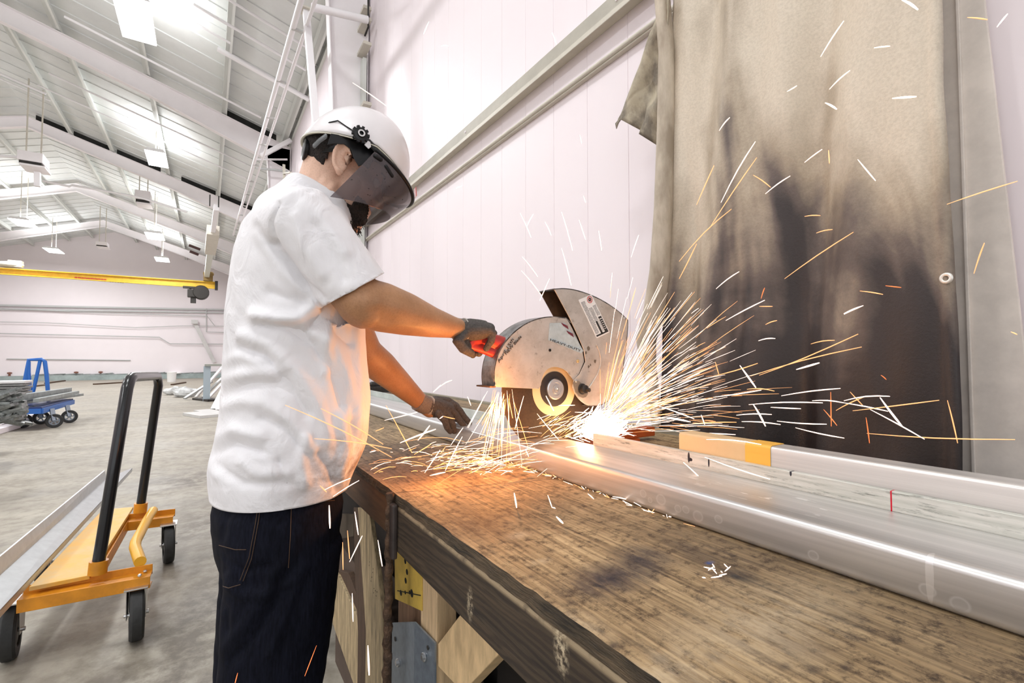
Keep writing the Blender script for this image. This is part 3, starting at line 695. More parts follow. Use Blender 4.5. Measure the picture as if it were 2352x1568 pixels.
for lab, (px, py) in enumerate(((312, 1467), (386, 1291), (22, 1512), (-60, 1330))):
    q = P(px, py, 'Z', 0)
    if lab == 3: q = V((-.75, 3.7, 0))
    w = wheel(g, (q.x, q.y, .112), .112, .052, (1, .12, 0), M_dsteel, name='wheel')
    mb = MB()
    for s in (-1, 1):
        mb.prism([(q.x+s*.032, q.y-.03, .10), (q.x+s*.032, q.y+.03, .10), (q.x+s*.032, q.y+.045, .235), (q.x+s*.032, q.y-.045, .235)], (s*.003, 0, 0))
    mb.box((q.x, q.y, .236), (.085, .10, .006)); mb.lathe((q.x-.045, q.y, .112), (1, 0, 0), [(.009, 0), (.009, .09)], 8)
    mb.build('caster_fork', M_steel, g, bevel=.001)
for q in ((-.235, 2.73, zr+.012), (-.22, 2.78, zr+.008)):
    mb = MB(); mb.lathe(q, (0, -.3, 1), [(.008, 0), (.008, .005), (.004, .008)], 8); mb.build('bolt', M_steel, g)
# long aluminium channel lying across the cart
def ext(p_, q_, px): k = (px-p_[0])/(q_[0]-p_[0]); return (px, p_[1]+(q_[1]-p_[1])*k)
T0, T1, F0_, F1_, L0_, L1_ = (0, 1278), (241, 1080), (0, 1321), (244, 1098), (0, 1400), (304, 1074)
tq = [P(*ext(T1, T0, -70), 'Z', .44), P(*T1, 'Z', .44)]; fq = [P(*ext(F1_, F0_, -70), 'Z', .375), P(*F1_, 'Z', .375)]; lq = [P(*ext(L1_, L0_, -70), 'Z', .335), P(86, 1326, 'Z', .335), P(222, 1166, 'Z', .335), P(*L1_, 'Z', .335)]
mb = MB(); mb.prism([tq[0], tq[1], fq[1], fq[0]], (-.006, 0, .001)); mb.prism([fq[0], fq[1], lq[3], lq[0]], (0, 0, -.006)); mb.prism([lq[0], lq[3], lq[3]+V((0, 0, -.03)), lq[0]+V((0, 0, -.03))], (-.005, 0, 0))
tag(mb.build('aluminium_angle', mat('angle_aluminium', (.66, .69, .70), .42, .6, noise_s=18, noise_a=.12, stretch=(1, 1, 1))), 'long silver angle profile lying tilted across the yellow cart deck', 'metal profile')

# ================================================================== workbench
XB, ZB = .337, .97
g = thing('workbench', 'long stained wooden workbench under the saw, scarred with burns', 'workbench', (.95, 1.3, 0))
BX = XB-.005
t = NT('bench_plywood', .72)
v = t.mapv((1, 1, 1)); gr = t.noise(t.mapv((52, 1.7, 52), rot=(0, 0, .06)), 1, 9, .70, .8); fine = t.noise(t.mapv((190, 7, 190), rot=(0, 0, .06)), 1, 6, .75)
rings = t.wave(t.mapv((1, .13, 1), rot=(0, 0, .12)), 26, 14, 4)
big = t.noise(v, 2.2, 7, .6); spk = t.noise(v, 55, 6, .75)
col = t.ramp(gr, [(.32, (.12, .08, .04)), (.47, (.32, .225, .115)), (.66, (.52, .39, .22))])
col = t.mix(.28, col, t.ramp(rings, [(.1, (.15, .095, .045)), (.6, (.44, .32, .18))]))
col = t.mix(.75, col, t.ramp(big, [(.34, (.30, .25, .20)), (.60, (1.0, .97, .92))]), 'MULTIPLY')
col = t.mix(.9, col, t.ramp(spk, [(.34, (.16, .13, .11)), (.50, (1, 1, 1))]), 'MULTIPLY')
col = t.mix(.7, col, t.ramp(fine, [(.38, (.3, .26, .22)), (.52, (1, 1, 1))]), 'MULTIPLY')
yo = 1.3; xo = .95    # object origin offset
def bb(px, py, rx, ry, soft, colr, k, ns=30):
    global col
    c = P(px, py, 'Z', ZB); m_ = t.blob((c.x-xo, c.y-yo, ZB), (rx, ry, .5), soft)
    n = t.ramp(t.noise(t.mapv((ns, ns*.25, ns)), 1, 7, .75), [(.38, (0, 0, 0)), (.56, (1, 1, 1))])
    col = t.mix(t.math('MULTIPLY', t.math('MULTIPLY', m_, n), k), col, colr)
bb(1400, 1330, .10, .055, .1, (.012, .012, .02), .95, 60)
bb(1470, 1275, .05, .05, .1, (.012, .012, .02), .8, 60)
bb(1690, 1322, .035, .030, .1, (.02, .017, .015), 1, 70)
bb(1410, 1320, .085, .05, .0, (.012, .012, .02), .9, 14)
bb(1480, 1280, .05, .06, .0, (.012, .012, .02), .8, 14)
bb(1700, 1328, .030, .028, .0, (.012, .010, .010), 1, 12)
bb(1085, 1200, .12, .14, .1, (.06, .035, .02), .7)
bb(900, 1040, .28, .35, .1, (.05, .03, .018), .75)
bb(1050, 1080, .22, .16, .1, (.035, .022, .015), .8)
bb(1250, 1150, .16, .10, .1, (.07, .045, .025), .6)
bb(1600, 1260, .1, .12, .1, (.05, .035, .025), .5)
bb(1800, 1480, .06, .05, .1, (.07, .045, .03), .6)
bb(1630, 1292, .012, .006, .3, (.03, .07, .22), 1, 90)
for k in range(16):
    px = rnd.uniform(1000, 2000); py = rnd.uniform(1180, 1540); bb(px, py, .012+rnd.random()*.01, .006+rnd.random()*.008, .1, (.04, .025, .015), .9, 120)
# lighter scuffs
for px, py, rx, ry in ((1340, 1440, .03, .05), (1190, 1230, .03, .02), (1240, 1290, .025, .012), (1500, 1560, .08, .04), (1750, 1430, .2, .08)):
    bb(px, py, rx, ry, .1, (.52, .42, .28), .55, 80)
# seam between the two sheets
s = t.sep(); a, b = P(926, 1130, 'Z', ZB), P(1293, 1098, 'Z', ZB); sl = (b.y-a.y)/(b.x-a.x)
dist = t.math('ABSOLUTE', t.math('SUBTRACT', t.math('SUBTRACT', s[1], a.y-yo), t.math('MULTIPLY', t.math('SUBTRACT', s[0], a.x-xo), sl)))
col = t.mix(t.maprange(dist, .001, .0028, .9, 0), col, (.02, .013, .008))
t.color(col); t.rough(t.maprange(spk, .3, .6, .85, .6)); t.bump(t.mix(.5, gr, spk), .55, .004)
M_bench = t.m
mb = MB(); mb.cur = 0
nx, ny = 40, 240; x0, x1, y0, y1 = XB, 1.49, -.95, 3.95
# near edge is chipped: wobble it
vs = []; fs = []
edge = [noise.noise(V((0, (y0+(y1-y0)*j/ny)*14, 3)))*.004+noise.noise(V((0, (y0+(y1-y0)*j/ny)*55, 9)))*.0025 for j in range(ny+1)]
top = [(XB+edge[j], y0+(y1-y0)*j/ny, ZB) for j in range(ny+1)]; lo = [(XB+edge[(j*7) % ny]*.8-.001, y0+(y1-y0)*j/ny, ZB-.021) for j in range(ny+1)]
vs = [V(p) for p in top]+[V((x1, p[1], ZB)) for p in top]+[V(p) for p in lo]+[V((x1, p[1], ZB-.021)) for p in lo]; n = ny+1
for j in range(ny): fs += [[j, j+1, n+j+1, n+j], [j, 2*n+j, 2*n+j+1, j+1], [2*n+j, 3*n+j, 3*n+j+1, 2*n+j+1], [n+j, n+j+1, 3*n+j+1, 3*n+j]]
fs += [[0, n, 3*n, 2*n], [ny, 2*n+ny, 3*n+ny, n+ny]]
mb.add(vs, fs)
for q_ in range(0, 4*ny, 4): mb.mi[q_+1] = 1
mb.build('bench_top', [M_bench, mat('ply_edge', (.11, .075, .042), .85, noise_s=30, noise_a=.85, stretch=(1, .5, 5), bump=.6, bump_s=90)], g)
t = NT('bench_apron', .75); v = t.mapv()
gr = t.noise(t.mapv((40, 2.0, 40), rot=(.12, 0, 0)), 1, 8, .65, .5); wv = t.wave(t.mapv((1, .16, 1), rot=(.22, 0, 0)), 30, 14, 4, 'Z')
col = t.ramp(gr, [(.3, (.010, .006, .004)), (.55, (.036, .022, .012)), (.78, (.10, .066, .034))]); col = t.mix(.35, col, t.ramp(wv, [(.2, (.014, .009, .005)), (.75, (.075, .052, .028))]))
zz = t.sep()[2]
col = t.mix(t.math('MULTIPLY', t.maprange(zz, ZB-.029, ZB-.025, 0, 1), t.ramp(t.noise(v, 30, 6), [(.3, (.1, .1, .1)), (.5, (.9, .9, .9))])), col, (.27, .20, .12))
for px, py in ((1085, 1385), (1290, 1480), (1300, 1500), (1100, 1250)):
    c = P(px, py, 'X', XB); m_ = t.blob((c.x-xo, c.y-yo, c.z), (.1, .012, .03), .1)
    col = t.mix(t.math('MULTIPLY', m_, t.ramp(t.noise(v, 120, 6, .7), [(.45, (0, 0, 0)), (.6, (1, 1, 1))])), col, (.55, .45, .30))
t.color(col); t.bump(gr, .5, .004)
ya = P(916, 1200, 'X', XB).y
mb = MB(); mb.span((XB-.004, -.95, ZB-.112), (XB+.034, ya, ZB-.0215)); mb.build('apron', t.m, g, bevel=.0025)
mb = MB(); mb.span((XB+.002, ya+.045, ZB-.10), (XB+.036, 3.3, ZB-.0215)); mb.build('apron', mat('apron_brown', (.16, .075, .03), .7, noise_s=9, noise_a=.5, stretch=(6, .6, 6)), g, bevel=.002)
XP = .375
def X_(x, y, X=XP): return P(x, y, 'X', X)
ya, yb = X_(966, 1400).y, X_(1003, 1400).y
mb = MB(); mb.span((XP, yb, .0), (XP+.042, ya, ZB-.022)); mb.build('leg', M_pine, g, bevel=.002)
y2, y3 = X_(950, 1450).y, X_(903, 1450).y
mb = MB(); mb.span((XP+.015, y2-.005, .0), (XP+.055, y3+.01, ZB-.022)); mb.build('leg', mat('reddish_lumber', (.34, .19, .11), .7, noise_s=9, noise_a=.4, stretch=(9, 9, .8)), g, bevel=.002)
for yy in (-.7, 2.2, 3.1):
    mb = MB(); mb.span((XP, yy, 0), (XP+.04, yy+.09, ZB-.022)); mb.build('leg', M_pine, g, bevel=.002)
for yy in (-.7, .86, 2.2, 3.1):
    mb = MB(); mb.span((1.41, yy, 0), (1.45, yy+.09, ZB-.022)); mb.build('leg', M_pine, g, bevel=.002)
# yellow drilled bracket
pts = [(905, 1150), (968, 1190), (968, 1403), (907, 1375)]
mb = MB(); mb.prism([X_(x, y, XP-.003) for x, y in pts], (.006, 0, 0)); br = mb.build('yellow_bracket', mat('bracket_yellow', (.62, .42, .07), .5, noise_s=20, noise_a=.3), g, bevel=.001)
mb = MB()
for x, y, r in ((931, 1288, .006), (935, 1313, .006), (932, 1333, .006), (921, 1361, .006), (931, 1360, .004), (946, 1362, .008), (941, 1360, .004)): mb.lathe(X_(x, y, XP-.003), (-1, 0, 0), [(r, 0), (r, .0006), (0, .0007)], 14)
mb.bar(X_(913, 1356, XP-.0036), X_(966, 1367, XP-.0036), .0015, .0015)
mb.build('bolt_hole', mat('hole_black', (.004, .004, .004), .9), br)
# galvanised corner plate
y0_, yf, y1_ = X_(897, 1500, .366).y, X_(949, 1500, .36).y, X_(994, 1500, .366).y
zc = lambda x, y: X_(x, y, .366).z
mb = MB(); mb.prism([(.369, y0_, zc(897, 1430)), (.362, yf, zc(949, 1418)), (.362, yf, .45), (.369, y0_, .45)], (.0035, 0, 0))
mb.prism([(.362, yf, zc(949, 1418)), (.370, y1_, zc(994, 1478)), (.370, y1_, .45), (.362, yf, .45)], (.0035, 0, 0))
pl = mb.build('corner_plate', M_galv, g)
for x, y, r in ((915, 1521, .0085), (975, 1508, .0085)):
    mb = MB(); mb.lathe(X_(x, y, .366), (-1, 0, 0), [(r, 0), (r, .003), (r*.9, .004)], 18); mb.lathe(X_(x, y, .362), (-1, 0, 0), [(r*.6, 0), (r*.6, .006), (r*.2, .0062)], 6); mb.build('bolt', M_steel, pl, smooth=35)
for x, y, r in ((908, 1467, .005), (968, 1464, .004), (983, 1487, .004)):
    mb = MB(); mb.lathe(X_(x, y, .3665), (-1, 0, 0), [(r, 0), (r, .0012), (0, .0015)], 12); mb.build('screw', M_dsteel, pl, smooth=35)
# short brace board with its cut end toward the camera
pts = [(1063, 1403), (1155, 1493), (1062, 1590), (1006, 1530), (1006, 1478)]
mb = MB(); mb.prism([X_(x, y, XP+.0) for x, y in pts], (.030, 0, 0)); mb.build('brace', mat('sawn_pine', (.70, .50, .27), .7, noise_s=11, noise_a=.35, stretch=(1, 5, 1.4), bump=.1), g, bevel=.0015)
# near-black sheets added under the bench, standing in for its shade
M_underbench = mat('underbench_shade', (.018, .013, .010), .85, noise_s=8, noise_a=.5)
mb = MB(); mb.span((.44, -.9, .30), (1.40, .80, .32)); mb.build('lower_shade_sheet', M_underbench, g)
mb = MB(); mb.span((1.42, -.9, .0), (1.44, 3.25, .94)); mb.build('back_shade_panel', M_underbench, g)
mb = MB(); mb.span((.50, -.9, .32), (.515, .84, .93)); mb.build('back_shade_panel', M_underbench, g)
mb = MB(); mb.span((.62, .98, .0), (.635, 3.05, .93)); mb.build('back_shade_panel', M_underbench, g)
# rusty threaded bar hanging on the front and the dark clamp next to it
g2 = thing('rusty_bar', 'dark rusty twisted bar standing upright in front of the bench edge', 'bar', (.32, P(895, 1500, 'X', .325).y, 0))
a, b = P(896, 1132, 'X', .325), P(888, 1568, 'X', .325); b = a+(b-a)*((a.z-.0)/(a.z-b.z))
mb = MB(); pts = []; rad = []
for k in range(121):
    p = a.lerp(b, k/120); p += V((math.sin(k*.8)*.0012, math.cos(k*.8)*.0016, 0)); pts.append(p); rad.append(.0085+.0014*math.sin(k*1.7))
mb.sweep(pts, rad, 12, cap='flat'); mb.build('bar_shaft', M_rust, g2, smooth=60)
mb = MB(); mb.span((.333-.012, a.y-.028, .845), (.333, a.y-.006, .955)); tag(mb.build('dark_clamp_plate', mat('dark_plate', (.05, .035, .03), .55, noise_s=30, noise_a=.5), bevel=.004), 'narrow dark steel plate at the corner where the bench apron starts', 'plate')
# lumber leaning in the gap between the legs and the worker
def lumber(name, pts, X, th, m, lab):
    mb = MB(); mb.prism([P(x, y, 'X', X) for x, y in pts], (th, 0, 0)); return tag(mb.build(name, m, bevel=.0015), lab, 'board')
o = lumber('leaning_stud', [(822, 1165), (846, 1165), (866, 1300), (879, 1420), (880, 1600), (838, 1600), (840, 1450), (830, 1300)], .40, .012, M_pale, 'pale stud peppered with nail holes, upright behind the rusty bar')
mb = MB()
for x, y in ((849, 1290), (857, 1306), (848, 1298), (856, 1314), (854, 1325), (852, 1334), (859, 1351), (862, 1356), (866, 1359), (858, 1361), (864, 1368)): mb.lathe(P(x, y, 'X', .3995), (-1, 0, 0), [(.0016, 0), (.0016, .0003), (0, .0004)], 8)
nh = mb.build('nail_hole', MATS['hole_black'], o); nh.location = (0, 0, 0); 
nh.data.transform(Matrix.Translation(V((0, 0, 0))))
lumber('leaning_stud', [(812, 1165), (822, 1165), (830, 1300), (840, 1450), (838, 1600), (820, 1600), (822, 1450), (814, 1300)], .405, .04, M_brown, 'dark side of the pale nail-holed stud, its shade put in as brown')  # the stud's shaded side, built as a separate brown board
lumber('leaning_board', [(763, 1312), (776, 1320), (830, 1440), (842, 1600), (822, 1600), (753, 1400)], .44, .03, M_pale, 'light board slanting down from behind the jeans toward the nail-holed stud')
lumber('leaning_board', [(776, 1310), (800, 1315), (836, 1410), (842, 1470), (830, 1440)], .45, .02, M_brown, 'darker top face of the slanting light board')
lumber('back_board', [(766, 1180), (812, 1180), (812, 1293), (764, 1303)], .55, .02, mat('dim_board', (.12, .09, .06), .8, noise_s=8, noise_a=.4), 'dim brown board end between the jeans and the nail-holed stud')
mb = MB(); mb.span((.47, .97, .0), (.56, 2.1, .5)); tag(mb.build('gap_filler_block', mat('gap_filler_brown', (.11, .075, .055), .85, noise_s=6, noise_a=.3), bevel=.004), 'added brown block filling the dark gap under the bench behind the jeans', 'box')  # made-up block, there to keep the gap under the bench dark

# ------------------------------------------------------------------ metal being cut and the fence
ZC = 1.0275
def arc(c, r, a0, a1, n=6): return [(c[0]+r*math.cos(a0+(a1-a0)*i/n), c[1]+r*math.sin(a0+(a1-a0)*i/n)) for i in range(n+1)]
xa, xb = .693, .848
r_ = .010
out = [(xa, ZB+.010)]+[(xa, ZC-r_)]+arc((xa+r_, ZC-r_), r_, math.pi, math.pi/2)+[(xb, ZC)]
t_ = .004
inn = [(xb, ZC-t_), (xa+r_, ZC-t_), (xa+t_, ZC-r_), (xa+t_, ZB+.012)]
flo = arc((xa+.010, ZB+.010), .010, math.pi, 1.5*math.pi, 4)
sec = [(xb, ZC), (xb, ZC-t_), (xa+r_, ZC-t_), (xa+t_, ZC-r_), (xa+t_, ZB+.011), (xa+.012, ZB+.005), (xa+.03, ZB+.005), (xa+.03, ZB+.001)]+flo[::-1]+[(xa, ZC-r_)]+arc((xa+r_, ZC-r_), r_, math.pi, math.pi/2)[1:]
t = NT('worked_aluminium', .28, .88); v = t.mapv()
gr = t.noise(t.mapv((60, .8, 60)), 1, 6, .6); bl = t.noise(t.mapv((5, 1.2, 5)), 1, 5)
col = t.ramp(gr, [(.3, (.50, .50, .49)), (.7, (.78, .765, .75))]); col = t.mix(.5, col, t.ramp(bl, [(.35, (.70, .70, .69)), (.65, (1, 1, 1))]), 'MULTIPLY')
cx = (xa+xb)/2
def spot(px, py, X, r, ring=True, colr=(.86, .87, .88)):
    global col
    c = P(px, py, 'X', X); m_ = t.blob((c.x-.77, c.y-1.15, c.z-ZB), (.02, r, r*.9), .75)
    if ring: m_ = t.math('SUBTRACT', m_, t.math('MULTIPLY', t.blob((c.x-.77, c.y-1.15, c.z-ZB), (.02, r*.8, r*.72), .75), .7))
    col = t.mix(t.math('MULTIPLY', m_, .6), col, colr)
for px, py, r in ((1518, 1147, .012), (1557, 1168, .008), (1575, 1170, .008), (1603, 1185, .011), (1650, 1192, .008), (1868, 1275, .008), (2205, 1388, .010), (2130, 1355, .009), (1493, 1148, .006), (1477, 1133, .009)): spot(px, py, xa, r)
c = P(2135, 1320, 'X', xa); m_ = t.blob((c.x-.77, c.y-1.15, c.z-ZB), (.02, .004, .035), .9); col = t.mix(t.math('MULTIPLY', m_, .6), col, (.88, .88, .88))
s = t.sep(); zone = t.blob((.0, .36-1.15+.08, ZC-ZB), (.06, .22, .02), .2)
fl = t.ramp(t.noise(t.mapv((60, 34, 10)), 1, 2, .4), [(.66, (0, 0, 0)), (.70, (1, 1, 1))]); col = t.mix(t.math('MULTIPLY', zone, fl), col, (.95, .95, .96))
t.color(col); t.rough(t.maprange(bl, .3, .7, .33, .46)); t.b.inputs['Metallic'].default_value = .8
M_work = t.m; M_work.node_tree.nodes['Principled BSDF'].inputs['Roughness'].default_value = .28
mb = MB(); y0, y1 = -.9, 3.2
vs = [(x, y0, z) for x, z in sec]+[(x, y1, z) for x, z in sec]; n = len(sec)
mb.add(vs, [list(range(n)), list(range(n, 2*n))[::-1]]+[[i, n+i, n+(i+1) % n, (i+1) % n] for i in range(n)])
o = mb.build('aluminium_channel', M_work); shade(o.data, 35)
tag(o, 'long bright aluminium channel on the bench being cut by the saw', 'metal channel')
# fence strip behind it, marked with felt pen
t = NT('scuffed_strip', .45, .35); v = t.mapv()
gr = t.noise(t.mapv((10, 1.5, 30)), 4, 7, .7); sc = t.noise(t.mapv((8, 6, 50)), 3, 6, .75)
col = t.ramp(gr, [(.3, (.42, .43, .38)), (.6, (.66, .65, .60))]); col = t.mix(.8, col, t.ramp(sc, [(.33, (.22, .24, .22)), (.45, (1, 1, 1))]), 'MULTIPLY')
ys = P(1362, 996, 'X', .85).y
YO = (ys-.9)/2
def mark(px, py, ry, rz, colr):
    global col
    c = P(px, py, 'X', .85); m_ = t.blob((0, c.y-YO, c.z-ZB), (1, ry, rz), .8); col = t.mix(m_, col, colr)
mark(2047, 1150, .0012, .2, (.55, .01, .03)); mark(1582, 1050, .003, .012, (.01, .01, .02)); mark(1586, 1055, .005, .004, (.01, .01, .02)); mark(1628, 1062, .002, .010, (.01, .01, .02)); mark(1816, 1086, .002, .006, (.02, .02, .03))
t.color(col)
M_strip = t.m
mb = MB(); mb.span((.850, -.9, ZB), (.862, ys, ZC+.029)); tag(mb.build('fence_strip', M_strip, bevel=.001), 'scuffed flat strip with black marks and one red line, right of the saw', 'fence strip')
mb = MB(); mb.span((.850, 1.13, ZB), (.862, 3.1, ZC+.029)); tag(mb.build('fence_strip', mat('strip_green_grey', (.52, .56, .52), .5, .2, noise_s=9, noise_a=.25), bevel=.001), 'greenish grey fence strip behind the channel left of the saw', 'fence strip')
# taller bar behind
e = P(1560, 1000, 'X', .864); e2 = P(1770, 1040, 'X', .864)
ZT = 1.0915
g3 = thing('fence_bar', 'tall brushed aluminium bar with an amber taped end, behind the marked strip', 'metal bar', (.884, (e.y-.9)/2, ZB))
def bar_sec(mb, y0, y1, g_=0):
    r = .006
    sec = [(.864-g_, ZB)]+[(.864-g_, ZT-r)]+arc((.864+r, ZT-r), r+g_, math.pi, math.pi/2, 4)[1:]+[(.908+g_, ZT+g_), (.908+g_, ZB)]
    n = len(sec); mb.add([(x, y0, z) for x, z in sec]+[(x, y1, z) for x, z in sec], [list(range(n)), list(range(n, 2*n))[::-1]]+[[i, n+i, n+(i+1) % n, (i+1) % n] for i in range(n)])
mb = MB(); bar_sec(mb, -.9, e2.y); o = mb.build('bar_body', mat('brushed_bar', (.74, .71, .68), .33, .55, noise_s=25, noise_a=.22, stretch=(2, .05, 4)), g3, smooth=40)
mb = MB(); bar_sec(mb, e2.y, e.y, .0004); o = mb.build('taped_end', mat('amber_tape', (.72, .50, .27), .4, .1, noise_s=6, noise_a=.15), g3, smooth=40)
yA, yB_ = P(1712, 1030, 'X', .864).y, e2.y
mb = MB(); bar_sec(mb, yB_, yA, .0012); mb.build('orange_tape', mat('orange_tape', (.80, .42, .06), .4), g3, smooth=40)
# wooden back rail of the bench
mb = MB(); mb.span((1.452, -.9, ZB), (1.488, 3.9, ZB+.012)); tag(mb.build('back_rail', mat('grey_lumber', (.30, .27, .20), .75, noise_s=12, noise_a=.4, stretch=(4, .5, 4))), 'thin grey wooden rail along the rear edge of the bench', 'rail')
# tools and rag on the bench left of the forearm
mb = MB(); q = P(868, 902, 'Z', ZB)
mb.box(q+V((0, 0, .03)), (.22, .10, .05)); mb.sweep([q+V((-.05, 0, .07)), q+V((.10, .02, .06)), q+V((.16, .03, .03))], .025, 10)
tag(mb.build('hand_tool', M_dsteel, bevel=.006), 'dark hand tool lying at the bench rear just left of the left forearm', 'tool')

# ================================================================== tarp, bolt roll and flap
XT = 1.515
tl0, tl1 = P(1546, 0, 'X', XT), P(1516, 960, 'X', XT)
t = NT('sooty_shaded_canvas', .68)
v = t.mapv(); sx = t.sep()
vert = t.noise(t.mapv((1, 4.2, .9), rot=(0, 0, 0)), 1.2, 3, .5, .5); blot = t.noise(v, 2.6, 6, .62, .6); gr = t.noise(t.mapv((1, 1, 1)), 130, 4, .7)
hz = t.math('ADD', t.maprange(sx[2], .45, 1.65, 0, 1), t.maprange(vert, .25, .75, -.42, .42))  # vertical bands imitate shaded folds in the colour, on top of the soot
hz = t.math('ADD', hz, t.maprange(blot, .3, .7, -.13, .13))
col = t.ramp(hz, [(.0, (.018, .013, .013)), (.30, (.034, .025, .024)), (.46, (.13, .10, .085)), (.66, (.40, .33, .245)), (.95, (.66, .58, .47))])
col = t.mix(.30, col, t.ramp(gr, [(.35, (.55, .53, .5)), (.6, (1, 1, 1))]), 'MULTIPLY')
t.color(col); t.rough(t.maprange(vert, .3, .7, .42, .7)); t.bump(gr, .35, .003)
M_tarp = t.m
def tarp_off(y, z):
    h = max(0, min(1, (z-.9)/1.8))
    a = .026*math.sin(y*15+z*1.3+1.2)*(1-.25*h)+.015*math.sin(y*31+z*2.6)+.012*abs(math.sin(y*19-z*1.1))+.04*noise.noise(V((y*3.2, z*1.3, 5)))+.010*noise.noise(V((y*9, z*3.5, 2)))
    return a
g = thing('welding_tarp', 'big tan canvas tarp blackened with soot toward its bottom, hanging behind the bench', 'tarp', (XT, .85, .5))
vs = []; fs = []; nu, nv = 110, 150
for j in range(nv+1):
    z = .50+(2.95-.50)*j/nv
    yl = lerp_y(tl0, tl1, z)+.004*math.sin(z*9)
    yrr = .397+.006*math.sin(z*4)+.004*noise.noise(V((z*6, 0, 0)))
    for i in range(nu+1):
        s_ = i/nu; y = yl+(yrr-yl)*s_
        edge = min(1, min(s_, 1-s_)*8)
        vs.append((XT+tarp_off(y, z)*edge-.012*math.exp(-((s_-.985)/.012)**2), y, z))
for j in range(nv):
    for i in range(nu):
        a = j*(nu+1)+i; fs.append([a, a+1, a+nu+2, a+nu+1])
mb = MB(); mb.add(vs, fs); o = mb.build('canvas', M_tarp, g); shade(o.data, 80)
m = o.modifiers.new('th', 'SOLIDIFY'); m.thickness = .003
q = P(2173, 639, 'X', XT-.016)
mb = MB(); mb.lathe(q, (-1, .15, 0), [(.0062, 0), (.0062, .002), (.0095, .0035), (.0135, .002), (.0140, 0), (.0062, 0)], 24, close=False); mb.build('grommet', mat('grommet_zinc', (.75, .73, .68), .35, .5), g, smooth=60)
# rolled left border of the tarp
pl = [(1520, -20), (1531, 120), (1529, 300), (1524, 480), (1516, 620), (1502, 720), (1484, 780), (1488, 830), (1500, 900), (1508, 980)]
mb = MB(); pts = [P(x, y, 'X', XT-.02) for x, y in pl]; pts = [pts[0]+(pts[0]-pts[1])*1.5]+pts
mb.sweep(pts, [.030, .030, .031, .034, .037, .040, .043, .040, .033, .024, .018], 18, cap='flat')
t = NT('canvas_roll', .6); v = t.mapv(); t.color(t.mix(t.ramp(t.noise(t.mapv((3, 3, 1.2)), 4, 6), [(.35, (0, 0, 0)), (.65, (1, 1, 1))]), (.30, .24, .175), (.56, .48, .38))); t.bump(t.noise(v, 120, 3), .2, .002)
o = mb.build('rolled_border', t.m, g, smooth=70)
# loose corner flap
fl = [(1548, -10), (1520, 10), (1500, 80), (1475, 145), (1455, 190), (1432, 240), (1418, 262), (1403, 280), (1405, 292), (1418, 290), (1440, 280), (1462, 296), (1480, 312), (1500, 330), (1512, 340), (1528, 300), (1530, 150)]
cen = P(1500, 180, 'X', XT-.02)
bm_v = []; rows = 14
for r in range(rows+1):
    k = r/rows
    for i, (x, y) in enumerate(fl):
        p = P(x, y, 'X', XT-.02); p = cen.lerp(p, k); p.x += .028*math.sin(p.y*34+p.z*22)*k**.5+.015*noise.noise(p*14); bm_v.append(p)
n = len(fl); fs = []
for r in range(rows):
    for i in range(n): fs.append([r*n+i, r*n+(i+1) % n, (r+1)*n+(i+1) % n, (r+1)*n+i])
mb = MB(); mb.add(bm_v, fs)
t = NT('flap_canvas', .6); v = t.mapv(); t.color(t.mix(t.ramp(t.noise(t.mapv((3, 5, 3)), 3, 6), [(.4, (0, 0, 0)), (.62, (1, 1, 1))]), (.15, .12, .085), (.42, .36, .26))); t.bump(t.noise(v, 120, 3), .2, .002)
o = mb.build('corner_flap', t.m, g); bm = bmesh.new(); bm.from_mesh(o.data); bmesh.ops.remove_doubles(bm, verts=bm.verts, dist=1e-5); bm.to_mesh(o.data); bm.free(); shade(o.data, 70)
m = o.modifiers.new('th', 'SOLIDIFY'); m.thickness = .003

# ================================================================== chop saw
YN = 1.073
def G(x, y, dy=0): return P(x, y, 'Y', YN+dy)
def Gs(pts, dy=0): return [P(x, y, 'Y', YN)+V((0, dy, 0)) for x, y in pts]
def smooth_poly(pts, n=3):
    """round an open polyline a little"""
    out = list(pts)
    for _ in range(n):
        q = [out[0]]
        for a, b in zip(out, out[1:]): q += [(a[0]*.75+b[0]*.25, a[1]*.75+b[1]*.25), (a[0]*.25+b[0]*.75, a[1]*.25+b[1]*.75)]
        out = q+[out[-1]]
    return out
hub = P(1272, 893, 'Y', 1.10); HB = V((hub.x, 1.10, hub.z))
g = thing('chop_saw', 'grey metal abrasive cut-off saw cutting the aluminium channel', 'saw', (HB.x, 1.15, ZB))
t = NT('guard_metal', .38, .35); v = t.mapv()
sm = t.noise(v, 14, 7, .7); scf = t.noise(t.mapv((30, 30, 30), rot=(0, .6, 0)), 2, 7, .75)
col = t.ramp(sm, [(.3, (.40, .36, .31)), (.6, (.56, .52, .47))]); col = t.mix(.8, col, t.ramp(scf, [(.30, (.45, .41, .38)), (.42, (1, 1, 1))]), 'MULTIPLY')
t.color(col); M_guard = t.m
M_rim = mat('guard_rim', (.30, .29, .28), .4, .5, noise_s=26, noise_a=.75)
M_inner = mat('guard_inside', (.10, .045, .02), .8, noise_s=30, noise_a=.5)
